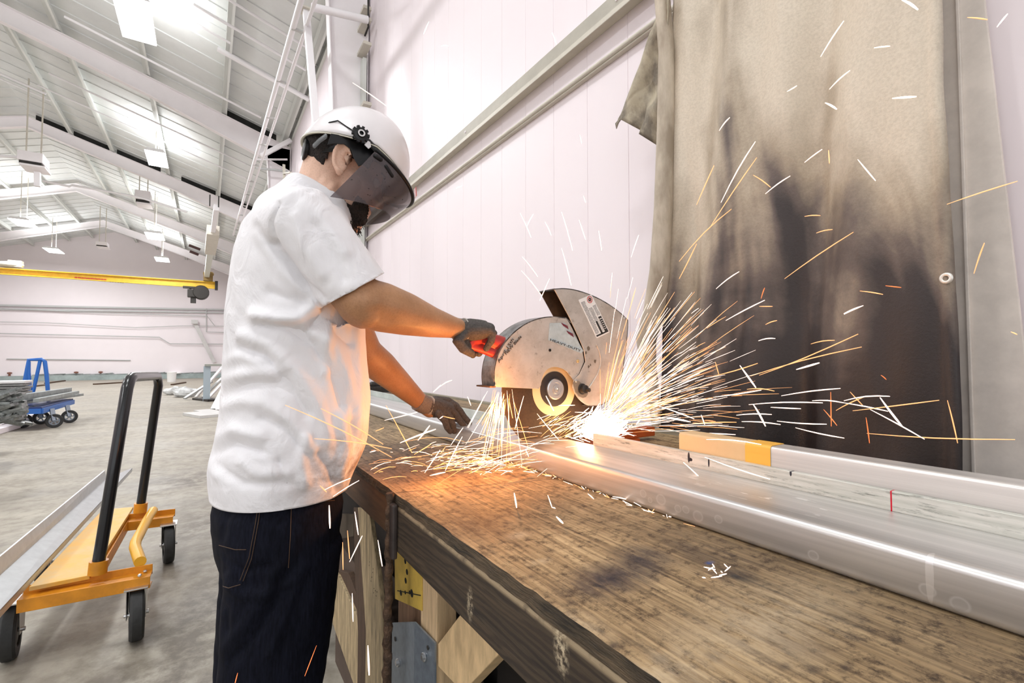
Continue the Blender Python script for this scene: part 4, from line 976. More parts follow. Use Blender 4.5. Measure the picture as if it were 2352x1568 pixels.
# blade
mb = MB(); mb.lathe(HB, (0, -1, 0), [(.0, -.0016), (.1745, -.0016), (.1755, 0), (.1745, .0016), (0, .0016)], 96)
t = NT('abrasive_disc', .7); v = t.mapv(); rdn = t.noise(v, 160, 4, .8)
t.color(t.ramp(rdn, [(.3, (.020, .011, .006)), (.7, (.048, .027, .014))])); t.bump(rdn, .3, .002)
bl = mb.build('blade', t.m, g, smooth=30)
mb = MB(); mb.lathe(HB+V((0, -.0018, 0)), (0, -1, 0), [(.046, 0), (.0765, 0), (.0765, .0006), (.046, .0006)], 64); mb.build('paper_label', mat('disc_label', (.80, .60, .36), .5), bl)
mb = MB(); mb.lathe(HB+V((0, -.0022, 0)), (0, -1, 0), [(.0, 0), (.050, 0), (.050, .0015), (.0, .0015)], 48); mb.build('black_ring', mat('ring_black', (.03, .022, .018), .4), bl)
mb = MB(); mb.lathe(HB+V((0, -.0035, 0)), (0, -1, 0), [(0, 0), (.030, 0), (.030, .006), (.027, .008), (.019, .008), (.018, .0065), (.013, .0065), (.012, .0095), (.0, .0095)], 48); mb.build('flange', M_steel, bl, smooth=30)
mb = MB(); mb.lathe(HB+V((0, -.012, 0)), (0, -1, 0), [(0, 0), (.0075, 0), (.0075, .004), (.003, .0045), (0, .003)], 6); mb.build('arbor_bolt', M_steel, bl)
# lower guard
arc_l = smooth_poly([(1135, 888), (1133, 855), (1141, 815), (1162, 780), (1190, 752), (1225, 733), (1262, 725), (1300, 729)], 2)
rt_l = [(1310, 745), (1325, 775), (1338, 805), (1342, 830), (1330, 858)]
inn_l = smooth_poly([(1318, 874), (1312, 866), (1300, 850), (1280, 842), (1262, 844), (1250, 855), (1244, 872), (1243, 886), (1237, 893)], 2)
low = arc_l+rt_l+inn_l+[(1150, 889)]
mb = MB(); mb.prism(Gs(low), (0, .003, 0)); lg = mb.build('lower_guard', M_guard, g, bevel=.001)
mb = MB(); mb.strip(Gs(arc_l+[(1312, 740)]), (0, .062, 0), -.003); mb.build('rim', M_rim, lg)
mb = MB(); mb.prism([p+V((0, .062, 0)) for p in Gs(arc_l+rt_l+[(1318, 874), (1290, 893), (1150, 889)])], (0, .003, 0)); mb.build('far_plate', M_inner, lg)
mb = MB(); q = G(1132, 886); mb.box(q+V((-.004, .03, -.002)), (.016, .075, .004)); mb.build('rim_lip', M_rust, lg)
# upper guard
arc_u = smooth_poly([(1268, 663), (1300, 661), (1340, 670), (1385, 690), (1422, 716), (1441, 735)], 2)
rt_u = [(1441, 748), (1438, 785), (1430, 845), (1420, 893)]
bot_u = smooth_poly([(1420, 893), (1404, 916), (1380, 930), (1350, 933), (1330, 920), (1318, 903), (1313, 888)], 2)
upg = arc_u+rt_u+bot_u[1:]+[(1316, 874), (1330, 858), (1343, 830), (1339, 803), (1326, 772), (1305, 727), (1285, 690), (1272, 666)]
mb = MB(); mb.prism([p+V((0, -.004, 0)) for p in Gs(upg)], (0, .003, 0)); ug = mb.build('upper_guard', M_guard, g, bevel=.001)
mb = MB(); mb.strip([p+V((0, -.004, 0)) for p in Gs(arc_u+rt_u+[(1404, 916), (1380, 930), (1350, 933)])], (0, .07, 0), -.003); mb.build('rim', M_rim, ug)
mb = MB(); mb.prism([p+V((0, .063, 0)) for p in Gs(upg)], (0, .003, 0)); mb.build('far_plate', mat('guard_inside_brown', (.20, .085, .035), .7, noise_s=30, noise_a=.5), ug)
# raised crescent bead, pivot, screws
mb = MB(); mb.sweep([p+V((0, -.005, 0)) for p in Gs(smooth_poly([(1368, 792), (1376, 812), (1378, 835), (1370, 860), (1356, 882), (1346, 896)], 2))], .0022, 8); mb.build('pressed_bead', M_guard, ug, smooth=60)
mb = MB(); q = G(1336, 893, -.004); q.y -= .0; mb.lathe(q, (0, -1, 0), [(0, 0), (.016, 0), (.016, .004), (.012, .005), (.012, .018), (.0105, .019), (0, .019)], 28); kn = mb.build('pivot_knob', mat('knob_black', (.03, .028, .026), .35, .3), ug, smooth=35)
mb = MB(); mb.lathe(q+V((.004, -.018, -.002)), (.3, -1, 0), [(0, 0), (.006, 0), (.006, .010), (0, .010)], 6); mb.build('knob_bolt', M_dsteel, kn)
mb = MB(); mb.prism([p+V((0, -.0065, 0)) for p in Gs(smooth_poly([(1313, 880), (1318, 872), (1330, 876), (1350, 900), (1340, 915), (1322, 908), (1313, 880)], 1))], (0, .002, 0)); mb.build('pivot_plate', mat('pivot_plate', (.28, .25, .21), .45, .5, noise_s=30, noise_a=.3), ug)
def screw(par, x, y, r=.0042, dy=0, m=M_steel, name='screw'):
    mb = MB(); mb.lathe(G(x, y, dy), (0, -1, 0), [(0, 0), (r, 0), (r, .001), (r*.7, .0022), (0, .0024)], 18); mb.build(name, m, par, smooth=30)
screw(ug, 1323, 875, .004, -.005); screw(ug, 1435, 731, .005, -.004); screw(lg, 1327, 829, .005, -.0005, mat('brass', (.8, .55, .25), .35, .8))
screw(lg, 1263, 804, .0042, -.0005, MATS['hole_black'], 'drilled_hole')
# warning sticker on the upper guard
def Gp(dy): return lambda x, y: P(x, y, 'Y', YN)+V((0, dy, 0))
q = Gp(-.0046)
A_, B2_, C_, D2_ = q(1326, 689), q(1356, 676), q(1398, 763), q(1368, 777)
def quad(mb, a, b, c, d, u0, v0, u1, v1, off):
    f = lambda u, v: a.lerp(b, u).lerp(d.lerp(c, u), v)+V((0, off, 0))
    mb.add([f(u0, v0), f(u1, v0), f(u1, v1), f(u0, v1)], [[0, 1, 2, 3]])
M_stw = mat('sticker_white', (.85, .83, .80), .4); M_stb = mat('sticker_black', (.02, .02, .02), .4); M_str = mat('sticker_red', (.6, .06, .05), .4)
mb = MB(); cor = []
for (a, b, c) in ((D2_, A_, B2_), (A_, B2_, C_), (B2_, C_, D2_), (C_, D2_, A_)):
    cor += [b.lerp(a, .05), b.lerp(a, .012).lerp(b.lerp(c, .02), .5), b.lerp(c, .05)]
mb.prism(cor, (0, .0004, 0)); st = mb.build('warning_sticker', M_stw, ug)
mb = MB(); quad(mb, A_, B2_, C_, D2_, .42, .62, .56, .97, -.0002); quad(mb, A_, B2_, C_, D2_, .72, .55, .95, .97, -.0002); quad(mb, A_, B2_, C_, D2_, .05, .93, .95, .97, -.0002)
r2 = random.Random(5)
for u0, u1, va, vb in ((.08, .36, .08, .90), (.40, .66, .28, .60), (.60, .70, .62, .9), (.72, .95, .26, .52)):
    vv = va
    while vv < vb:
        uu = u0
        while uu < u1-.03:
            w_ = r2.uniform(.02, .06); quad(mb, A_, B2_, C_, D2_, uu, vv, min(u1, uu+w_), vv+.014, -.0002); uu += w_+.018
        vv += .026
mb.build('sticker_print', M_stb, st)
mb = MB(); quad(mb, A_, B2_, C_, D2_, .74, .60, .92, .62, -.0004)
for vv in (.66, .71, .76, .81, .86): quad(mb, A_, B2_, C_, D2_, .76, vv, .92, vv+.012, -.0004)
mb.build('white_print', M_stw, st)
mb = MB(); c_ = q(1352, 688)+V((0, -.0004, 0)); mb.lathe(c_, (0, -1, 0), [(.0085, 0), (.0105, 0), (.0105, .0002), (.0085, .0002)], 32, close=False); mb.bar(c_+V((-.007, -.0002, .007)), c_+V((.007, -.0002, -.007)), .0015, .0003, (0, 1, 0)); mb.build('red_sign', M_str, st)
mb = MB(); mb.lathe(c_, (0, -1, 0), [(.002, 0), (.0058, 0), (.0058, .0002), (.002, .0002)], 24, close=False); mb.build('black_sign', M_stb, st)
# blue-grey sticker on the lower guard
q = Gp(-.0006)
mb = MB(); mb.prism([q(x, y) for x, y in ((1262, 742), (1296, 741), (1300, 745), (1322, 775), (1340, 806), (1334, 811), (1259, 781))], (0, .0004, 0)); st = mb.build('duty_sticker', mat('sticker_blue_grey', (.50, .58, .60), .4, noise_s=60, noise_a=.2), lg)
mb = MB(); lettering(mb, 'HEAVY-DUTY', q(1262, 783)+V((0, -.0006, .0015)), q(1333, 809)+V((0, -.0006, .0015)), .009, (0, -1, 0)); mb.build('lettering', mat('ink_dark', (.05, .05, .05), .5), st)
mb = MB()
for x, y in ((1291, 742), (1303, 760)):
    for k in range(6): mb.bar(q(x-2+k*2.6, y+k*1.2)+V((0, -.0006, .001)), q(x+3+k*2.2, y+6+k*1.6)+V((0, -.0006, 0)), .0022, .0003, (0, 1, 0))
mb.build('red_print', mat('ink_dark_red', (.16, .015, .03), .5), st)
# handwriting
mb = MB(); q = Gp(-.0012)
lettering(mb, 'April 15th', q(1146, 834), q(1180, 780), .012, (0, -1, 0)); lettering(mb, 'NEW Blade', q(1162, 816), q(1198, 774), .0115, (0, -1, 0)); mb.build('handwriting', mat('ink_black', (.035, .028, .025), .6), lg)
mb = MB()
for (x, y, r) in ((1352, 800, .006), (1346, 810, .004), (1367, 829, .005), (1352, 842, .004), (1356, 838, .003), (1408, 738, .004)):
    c_ = G(x, y, -.0045); n_ = 9; mb.add([c_+V((math.cos(k*2*math.pi/n_)*r*r2.uniform(.6, 1.2), 0, math.sin(k*2*math.pi/n_)*r*r2.uniform(.7, 1.5))) for k in range(n_)], [list(range(n_))])
mb.build('grease_mark', mat('grease', (.14, .11, .08), .6), ug)
# red D handle on the operator side
M_red = mat('red_handle', (.50, .045, .035), .42, noise_s=20, noise_a=.35)
YH = 1.10
h = lambda x, y: P(x, y, 'Y', YH)
mb = MB(); mb.sweep([h(1160, 795), h(1142, 787), h(1122, 780), h(1105, 776), h(1085, 781), h(1075, 792)], [.024, .022, .018, .0155, .0145, .013], 16, ref=(0, 1, 0))
mb.sweep([h(1160, 818), h(1140, 813), h(1118, 806), h(1100, 800), h(1085, 796)], [.016, .014, .011, .010, .010], 14, ref=(0, 1, 0))
put('handle', fuse('handle', mb, .0025, 3), M_red, g)
# motor, arm and base on the far side of the disc
mb = MB(); mb.lathe(HB+V((0, .07, 0)), (0, 1, 0), [(0, 0), (.045, 0), (.048, .02), (.048, .08), (.03, .10), (0, .10)], 32); mb.build('motor', M_red, g, smooth=40)
mb = MB(); mb.bar(HB+V((.03, .12, .0)), (1.08, 1.30, 1.04), .05, .06); mb.build('arm', M_dsteel, g, bevel=.006)
mb = MB(); mb.span((.93, 1.14, ZB), (1.24, 1.42, ZB+.012)); mb.span((1.03, 1.24, ZB+.012), (1.12, 1.36, 1.06)); mb.build('base', mat('base_orange', (.45, .09, .015), .5, noise_s=10, noise_a=.3), g, bevel=.003)
a, b = P(1418, 988, 'Y', 1.16), P(1500, 1012, 'Y', 1.16)
mb = MB(); mb.span((a.x, 1.15, ZB+.012), (b.x, 1.19, a.z)); mb.build('rear_vise', MATS['base_orange'], g, bevel=.003)

# ================================================================== the worker
WR = (.155, 1.2, 0)
person = thing('person', 'person in white t-shirt, dark jeans and white hard hat, bent over the saw', 'person', WR)
t = NT('skin', .5); v = t.mapv(); n1 = t.noise(v, 9, 5, .6); n2 = t.noise(v, 240, 3, .7)
col = t.ramp(n1, [(.3, (.34, .165, .075)), (.7, (.50, .265, .135))]); zz = t.sep()[2]  # arm tone pushed to orange, carrying spark glow in the colour
col = t.mix(t.maprange(zz, 1.40, 1.56, 0, 1), col, (.72, .46, .34))
col = t.mix(.25, col, t.ramp(n2, [(.35, (.5, .42, .36)), (.55, (1, 1, 1))]), 'MULTIPLY')
t.color(col); t.b.inputs['Subsurface Weight'].default_value = .06; t.b.inputs['Subsurface Radius'].default_value = (.01, .004, .002); t.bump(n2, .15, .001)
M_skin = t.m
pit = math.radians(22); fx = V((math.cos(pit), 0, -math.sin(pit))); ux = V((math.sin(pit), 0, math.cos(pit))); sx_ = V((0, 1, 0))
RH = Matrix((fx, sx_, ux)).transposed()
E0 = P(790, 368, 'Y', 1.118); E0.y = 1.2                # centre between the ears
def hd(f, s, u): return E0+fx*f+V((0, s, 0))+ux*u
# arm joints
SR, ER, WRr = P(690, 505, 'Y', 1.035), P(836, 702, 'Y', .965), P(1058, 756, 'Y', 1.085)
SL_, EL, WL = P(700, 500, 'Y', 1.37), P(842, 812, 'Y', 1.41), P(969, 926, 'Y', 1.455)
mb = MB()
# skull, face, jaw, neck
mb.ell(hd(.012, 0, .062), (.098, .077, .090), RH)
mb.ell(hd(.045, 0, -.005), (.060, .062, .080), RH)
mb.ell(hd(.050, 0, -.062), (.050, .050, .042), RH)
mb.ell(hd(.082, 0, -.098), (.026, .026, .022), RH)          # chin
mb.ell(hd(.092, 0, -.058), (.020, .028, .022), RH)          # mouth area
mb.ell(hd(.080, 0, .038), (.026, .055, .018), RH)           # brow
mb.sweep([hd(.100, 0, .028), hd(.113, 0, .0), hd(.122, 0, -.016)], [.0085, .0105, .0135], 10)   # nose
for s in (-1, 1):
    mb.ell(hd(.108, s*.013, -.020), (.010, .009, .008), RH); mb.ell(hd(.070, s*.042, -.012), (.024, .022, .022), RH)
mb.sweep([hd(.098, -.022, -.052), hd(.109, 0, -.050), hd(.098, .022, -.052)], .0065, 8); mb.sweep([hd(.096, -.02, -.066), hd(.106, 0, -.067), hd(.096, .02, -.066)], .0075, 8)
nb = P(705, 505, 'Y', 1.2)
mb.sweep([nb+V((.005, 0, -.05)), P(738, 470, 'Y', 1.2), hd(-.012, 0, -.045), hd(-.01, 0, .02)], [.085, .062, .052, .052], 18)
mb.sweep([hd(-.030, 0, .0), P(728, 430, 'Y', 1.2)+V((0, 0, -.01)), nb+V((-.02, 0, 0))], [.046, .048, .07], 14)
# trunk
mb.sweep([(.150, 1.2, .90), (.160, 1.2, 1.05), (.168, 1.2, 1.20), (.168, 1.2, 1.36), (.165, 1.2, 1.47), (.168, 1.2, 1.54)], [(.105, .150), (.110, .150), (.105, .150), (.112, .165), (.09, .150), (.05, .10)], 24, ref=(1, 0, 0))
# arms: upper arm thicker than forearm, muscle bellies
def lp(a, b, k): return a.lerp(b, k)
mb.sweep([SR, lp(SR, ER, .35), lp(SR, ER, .75), ER], [.058, .055, .050, .047], 20)
mb.sweep([ER+V((-.005, 0, .008)), lp(ER, WRr, .16)+V((0, 0, .006)), lp(ER, WRr, .38)+V((0, 0, .004)), lp(ER, WRr, .65), lp(ER, WRr, .88), WRr, WRr+(WRr-ER).normalized()*.05], [.050, .052, .047, .036, .0275, .0245, .022], 22)
mb.sweep([SL_, lp(SL_, EL, .4), EL], [.058, .052, .046], 20)
mb.sweep([EL, lp(EL, WL, .25), lp(EL, WL, .6), lp(EL, WL, .9), WL, WL+(WL-EL).normalized()*.04], [.048, .048, .038, .029, .027, .024], 20)
# legs
for s in (-1, 1):
    mb.sweep([(.15, 1.2+s*.085, .90), (.14, 1.2+s*.09, .70), (.128, 1.2+s*.095, .50), (.115, 1.2+s*.10, .30), (.10, 1.2+s*.10, .10)], [.070, .062, .050, .046, .034], 18)
    mb.ell((.14, 1.2+s*.10, .045), (.12, .042, .038))
mb.sweep([(.15, 1.15, .90), (.15, 1.25, .90)], .085, 16)
# ears
for s in (-1, 1):
    c = hd(.0, s*.080, -.002); c = hd(-.004, s*.079, .0)
    R2 = Matrix.Rotation(s*.28, 3, 'Z') @ Matrix.Rotation(.10, 3, 'Y')
    mb.ell(c, (.017, .010, .030), R2)
    pts = []
    for k in range(11):
        a = math.radians(-120+k*27); pts.append(c+R2 @ V((-.017*math.cos(a+.2)*1.0, s*.010, .031*math.sin(a+1.2)*1.0)))
    ring = [c+R2 @ V((.0175*math.cos(a), s*.011, .031*math.sin(a)+(.002 if math.sin(a) > 0 else 0))) for a in [math.radians(20+i*24) for i in range(11)]]
    mb.sweep(ring, .0050, 8); mb.ell(c+R2 @ V((-.001, s*.004, -.030)), (.010, .006, .010), R2)
body = fuse('body', mb, .0042, 3, .5)
# eye sockets, concha of the ear, nail-level details by displacement
def dent(me, c, r, amp):
    c = V(c)
    for v_ in me.vertices:
        d_ = (v_.co-c).length
        if d_ < r*2.5: v_.co += v_.normal*amp*math.exp(-(d_/r)**2)
for s in (-1, 1): dent(body, hd(.090, s*.032, .012), .016, -.010)
dent(body, hd(.004, -.090, .004), .011, -.015); dent(body, hd(.004, .088, .002), .009, -.012)
sculpt(body, [([(870, 690), (930, 715), (1010, 745)], .002, 14), ([(850, 770), (800, 735), (770, 700)], -.002, 8), ([(905, 745), (970, 752)], .0015, 9), ([(860, 720), (900, 740)], -.0025, 12), ([(742, 452), (778, 415)], .004, 9), ([(725, 415), (760, 385)], -.002, 9)])
bo = put('body', body, M_skin, person)
for s in (-1, 1):
    mb = MB(); mb.ell(hd(.088, s*.032, .014), (.012, .012, .012), RH); e = mb.build('eye', mat('eye_white', (.8, .78, .74), .2), person, smooth=80)
    mb = MB(); mb.ell(hd(.0965, s*.032, .013), (.004, .0055, .0055), RH); mb.build('iris', mat('iris_brown', (.05, .025, .015), .2), e, smooth=80)
# hair: close cropped at the back, sideburn, brows and beard
M_hair = mat('dark_hair', (.010, .007, .006), .85, noise_s=160, noise_a=.0, col2=(.03, .02, .016), bump=.9, bump_s=260)
def shell(name, center, rad, keep, amp=.0022, nu=90, nv=60):
    mb = MB(); mb.ell(center, rad, RH, nu, nv); me = mb.mesh(name)
    bm = bmesh.new(); bm.from_mesh(me)
    bmesh.ops.delete(bm, geom=[f_ for f_ in bm.faces if not keep(f_.calc_center_median())], context='FACES')
    for v_ in bm.verts: v_.co += (v_.co-V(center)).normalized()*amp*noise.noise(v_.co*190)
    bm.to_mesh(me); bm.free(); me.shade_smooth(); o = put(name, me, M_hair, person)
    m_ = o.modifiers.new('t', 'SOLIDIFY'); m_.thickness = .006; m_.offset = -1
    return o
def loc(p): q = p-E0; return q.dot(fx), q.y, q.dot(ux)
def keep_h(p):
    f_, s_, u_ = loc(p)
    if u_ > (.095 if f_ > -.03 else .045): return False
    if f_ > .03: return u_ > .02 and f_ < .058 and abs(s_) > .05
    edge = -.052+.9*max(0, f_+.06)+.008*noise.noise(p*60)
    if f_ > -.035: edge = max(edge, .012)
    return u_ > edge
shell('hair', hd(.008, 0, .052), (.101, .0805, .102), keep_h)
def keep_b(p):
    f_, s_, u_ = loc(p); return (u_ < -.072+.01*noise.noise(p*80) and f_ > .02) or (f_ > .06 and u_ < -.045 and abs(s_) > .024)
shell('beard', hd(.052, 0, -.070), (.058, .054, .060), keep_b, .005)
mb = MB(); bm = None
for s in (-1, 1): mb.sweep([hd(.103, s*.014, .036), hd(.102, s*.030, .042), hd(.090, s*.048, .038)], [.003, .0045, .0025], 8)
mb.build('eyebrows', M_hair, person, smooth=60)
mb = MB(); rb = random.Random(2)
for k in range(260):
    a = rb.uniform(-1.3, 1.3); u_ = rb.uniform(-.125, -.075); rr_ = rb.uniform(.046, .058); p = hd(.048+rr_*math.cos(a)*.95, rr_*math.sin(a), u_); d = V((rb.uniform(-.3, .7), rb.uniform(-.4, .4), -1)).normalized()
    q_ = p+d*rb.uniform(.008, .018); mb.sweep([p, q_, q_+V((rb.uniform(-.5, .5), rb.uniform(-.5, .5), -.2))*.006], .0007, 4, cap='flat')
o = mb.build('beard_strand', M_hair, person); o['kind'] = 'stuff'

# ---------------- t-shirt
RINGS = [(.957, .147, .136, .176), (1.009, .154, .149, .183), (1.032, .161, .153, .183), (1.069, .171, .155, .183), (1.117, .178, .154, .180), (1.176, .180, .152, .180), (1.254, .177, .147, .180), (1.342, .174, .142, .185),
         (1.421, .173, .136, .190), (1.491, .173, .127, .188), (1.552, .173, .112, .165), (1.590, .182, .092, .120)]
def loft(mb, rings, cy, seg=56, p=2.3):
    vs = []; fs = []
    for z, cx_, a, b in rings:
        for k in range(seg):
            th = 2*math.pi*k/seg; c_, s_ = math.cos(th), math.sin(th)
            vs.append((cx_+a*math.copysign(abs(c_)**(2/p), c_), cy+b*math.copysign(abs(s_)**(2/p), s_), z))
    m_ = len(rings)
    for i in range(m_-1):
        for k in range(seg): fs.append([i*seg+k, i*seg+(k+1) % seg, (i+1)*seg+(k+1) % seg, (i+1)*seg+k])
    fs.append(list(range(seg))[::-1]); fs.append([(m_-1)*seg+k for k in range(seg)])
    mb.add(vs, fs)
mb = MB(); rg = [(RINGS[0][0]-.05,)+RINGS[0][1:]]+RINGS
loft(mb, rg, 1.2, p=2.15)
# shoulder yoke
mb.sweep([P(664, 468, 'Y', 1.2)+V((-.0, 0, -.045)), P(700, 462, 'Y', 1.2)+V((0, 0, -.02)), P(735, 478, 'Y', 1.2)+V((0, 0, -.02))], [.075, .085, .075], 20)
for S_j in (SR, SL_): mb.sweep([P(672, 478, 'Y', 1.2)+V((0, 0, -.035)), lp(P(690, 480, 'Y', 1.2), S_j, .6)+V((-.005, 0, -.02)), lp(P(690, 480, 'Y', 1.2), S_j, .93)+V((-.0, 0, -.012))], [.085, .080, .066], 20)
cR = P(812, 664, 'Y', .985); axR = (cR-SR).normalized()
mb.sweep([SR+V((-.02, .05, .0)), SR, lp(SR, cR, .5), cR, cR+axR*.06], [.060, .072, .070, .066, .066], 30)
cL = lp(SL_, EL, .75); axL = (cL-SL_).normalized()
mb.sweep([SL_+V((-.02, -.05, .0)), SL_, lp(SL_, cL, .5), cL, cL+axL*.06], [.060, .072, .069, .068, .068], 26)
sh = fuse('tshirt', mb, .0055, 16, .5)
def region_cut(me, co, no, near, rad, ok=lambda c: True):
    """open the cloth past a plane, but only close to a point"""
    bm = bmesh.new(); bm.from_mesh(me); co = V(co); no = V(no)
    gsel = [f_ for f_ in bm.faces if (f_.calc_center_median()-near).length < rad and ok(f_.calc_center_median())]
    ge = set(); gv = set()
    for f_ in gsel: ge.update(f_.edges); gv.update(f_.verts)
    bmesh.ops.bisect_plane(bm, geom=gsel+list(ge)+list(gv), dist=1e-6, plane_co=co, plane_no=no)
    bmesh.ops.delete(bm, geom=[f_ for f_ in bm.faces if (f_.calc_center_median()-near).length < rad and ok(f_.calc_center_median()) and (f_.calc_center_median()-co).dot(no) > 0], context='FACES')
    bm.to_mesh(me); bm.free()
def near_axis(a_, ax_, r_): return lambda c: ((c-a_)-ax_*(c-a_).dot(ax_)).length < r_
cut_plane(sh, (0, 0, .955), (.035, 0, -1))
region_cut(sh, P(712, 428, 'Y', 1.2), (.50, 0, .86), P(735, 415, 'Y', 1.2), .13)
h1, h2 = P(864, 636, 'Y', 1.0), P(760, 694, 'Y', .96); hc = (h1+h2)/2
nR = (h2-h1).cross(V((0, 1, 0))).normalized(); nR = nR if nR.dot(axR) > 0 else -nR
nA = near_axis(SR, axR, .079); nB = near_axis(SL_, axL, .092)
region_cut(sh, hc, nR, hc+nR*.05, .16, lambda c: c.y < 1.028 and nA(c))
region_cut(sh, cL, axL, cL+axL*.05, .16, lambda c: c.y > 1.325 and nB(c))
FOLD = [
 ([(632, 560), (690, 640), (740, 685)], -.010, 9), ([(600, 540), (650, 620), (720, 690)], .005, 16),
 ([(735, 690), (690, 730), (640, 735), (600, 730)], .007, 13), ([(760, 712), (700, 765), (690, 755)], -.009, 11),
 ([(600, 745), (660, 750), (720, 790), (760, 850), (785, 930)], -.008, 10), ([(590, 722), (680, 735), (745, 780), (790, 860), (805, 950)], .008, 15),
 ([(560, 770), (620, 790), (680, 850), (730, 930), (750, 1010)], .007, 16), ([(555, 800), (610, 820), (660, 880), (705, 950)], -.007, 11),
 ([(510, 905), (560, 885), (620, 880), (660, 890)], -.006, 12), ([(515, 870), (570, 860), (640, 850)], .006, 15), ([(505, 935), (560, 920), (610, 925), (660, 960), (720, 1030)], .006, 14),
 ([(600, 960), (660, 985), (700, 1040)], -.005, 10), ([(490, 1010), (540, 985), (600, 1000)], .007, 14), ([(485, 1045), (540, 1020), (600, 1035)], -.006, 11),
 ([(520, 830), (560, 815), (600, 830)], .005, 14), ([(760, 800), (780, 850), (800, 920), (812, 1000)], -.006, 9), ([(815, 760), (822, 880), (818, 1000)], .006, 9),
 ([(745, 720), (770, 760), (800, 790)], -.006, 9), ([(760, 740), (740, 790), (750, 850)], .006, 12), ([(700, 690), (660, 685), (620, 670)], -.005, 12),
 ([(640, 470), (625, 510), (635, 560)], -.005, 7), ([(650, 440), (690, 425), (715, 440)], -.004, 6), ([(700, 470), (740, 510), (790, 580)], .004, 16), ([(730, 520), (770, 590), (790, 640)], -.004, 12),
 ([(680, 500), (700, 570), (740, 630)], .004, 14), ([(545, 560), (540, 640), (560, 700)], .003, 18), ([(705, 1000), (690, 1060), (700, 1110)], .006, 12), ([(730, 1040), (760, 1080), (770, 1120)], -.006, 9), ([(640, 1060), (660, 1110)], -.005, 10),
 ([(560, 1060), (600, 1090), (660, 1085)], .005, 14), ([(500, 1070), (560, 1110), (640, 1105)], -.004, 12), ([(478, 1060), (500, 1090)], .006, 12), ([(780, 960), (790, 1030), (780, 1090)], .007, 12),
 ([(480, 1118), (640, 1116), (800, 1100)], -.0018, 2.2), ([(765, 684), (810, 668), (862, 628)], -.0016, 2.0), ([(632, 570), (622, 500), (660, 445), (705, 424)], -.0016, 2.2)]
FOLD = [(p_, a_*(1.5 if abs(a_) > .003 else 1), w_) for p_, a_, w_ in FOLD]
sculpt(sh, FOLD)
for v_ in sh.vertices:
    n_ = v_.normal; k = .0018*noise.noise(v_.co*24)+.0018*noise.noise(v_.co*9+V((4, 1, 2)))
    if v_.co.z > .96: v_.co += n_*k
t = NT('white_cotton', .85); v = t.mapv(); s = t.sep()
base = t.ramp(t.noise(v, 4, 5), [(.3, (.76, .745, .765)), (.7, (.84, .82, .835))])
dm = t.math('MULTIPLY', t.blob((.13, -.16, 1.015), (.20, .28, .11), .05), t.ramp(t.noise(t.mapv((17, 17, 24)), 1, 8, .72), [(.36, (0, 0, 0)), (.60, (1, 1, 1))]))
c = t.mix(t.math('MULTIPLY', dm, .95), base, (.22, .15, .12))
dm = t.math('MULTIPLY', t.blob((.03, -.16, 1.60), (.10, .16, .06), .05), t.ramp(t.noise(t.mapv((26, 26, 34)), 1, 8, .7), [(.45, (0, 0, 0)), (.7, (1, 1, 1))]))
c = t.mix(t.math('MULTIPLY', dm, .6), c, (.30, .29, .31))
t.color(c); t.bump(t.mix(.04, t.noise(t.mapv((1, 1, .7)), 15, 3, .5, 1.4), t.noise(v, 420, 2)), .5, .014)
M_shirt = t.m
mb = MB(); loft(mb, [(z_, cx_, a_-.007, b_-.008) for z_, cx_, a_, b_ in RINGS[1:-1]], 1.2, p=2.15); inn_ = mb.mesh('inner')
bm = bmesh.new(); bm.from_mesh(sh); bm.from_mesh(inn_); bm.to_mesh(sh); bm.free(); sh.shade_smooth()
so = put('tshirt', sh, M_shirt, person)
m_ = so.modifiers.new('th', 'SOLIDIFY'); m_.thickness = .0025; m_.offset = 1
# ribbed collar
mb = MB(); cc = P(716, 433, 'Y', 1.2)

# ---------------- jeans
JR = [(.975, .146, .120, .160), (.93, .143, .131, .172), (.891, .141, .128, .176), (.834, .142, .121, .172), (.796, .144, .112, .165)]
mb = MB(); loft(mb, JR, 1.2, p=2.3)
for s in (-1, 1):
    mb.sweep([(.146, 1.2+s*.085, .86), (.144, 1.2+s*.085, .796), (.140, 1.2+s*.087, .749), (.132, 1.2+s*.088, .659), (.122, 1.2+s*.092, .553), (.112, 1.2+s*.097, .42), (.105, 1.2+s*.10, .25), (.10, 1.2+s*.10, .08), (.10, 1.2+s*.10, .04)],
             [(.118, .084), (.110, .084), (.109, .083), (.104, .080), (.098, .078), (.088, .072), (.082, .07), (.085, .075), (.085, .075)], 30, cap='flat', ref=(1, 0, 0))
jn = fuse('jeans', mb, .0055, 5, .5)
cut_plane(jn, (0, 0, .05), (0, 0, -1)); cut_plane(jn, (0, 0, .972), (0, 0, 1))
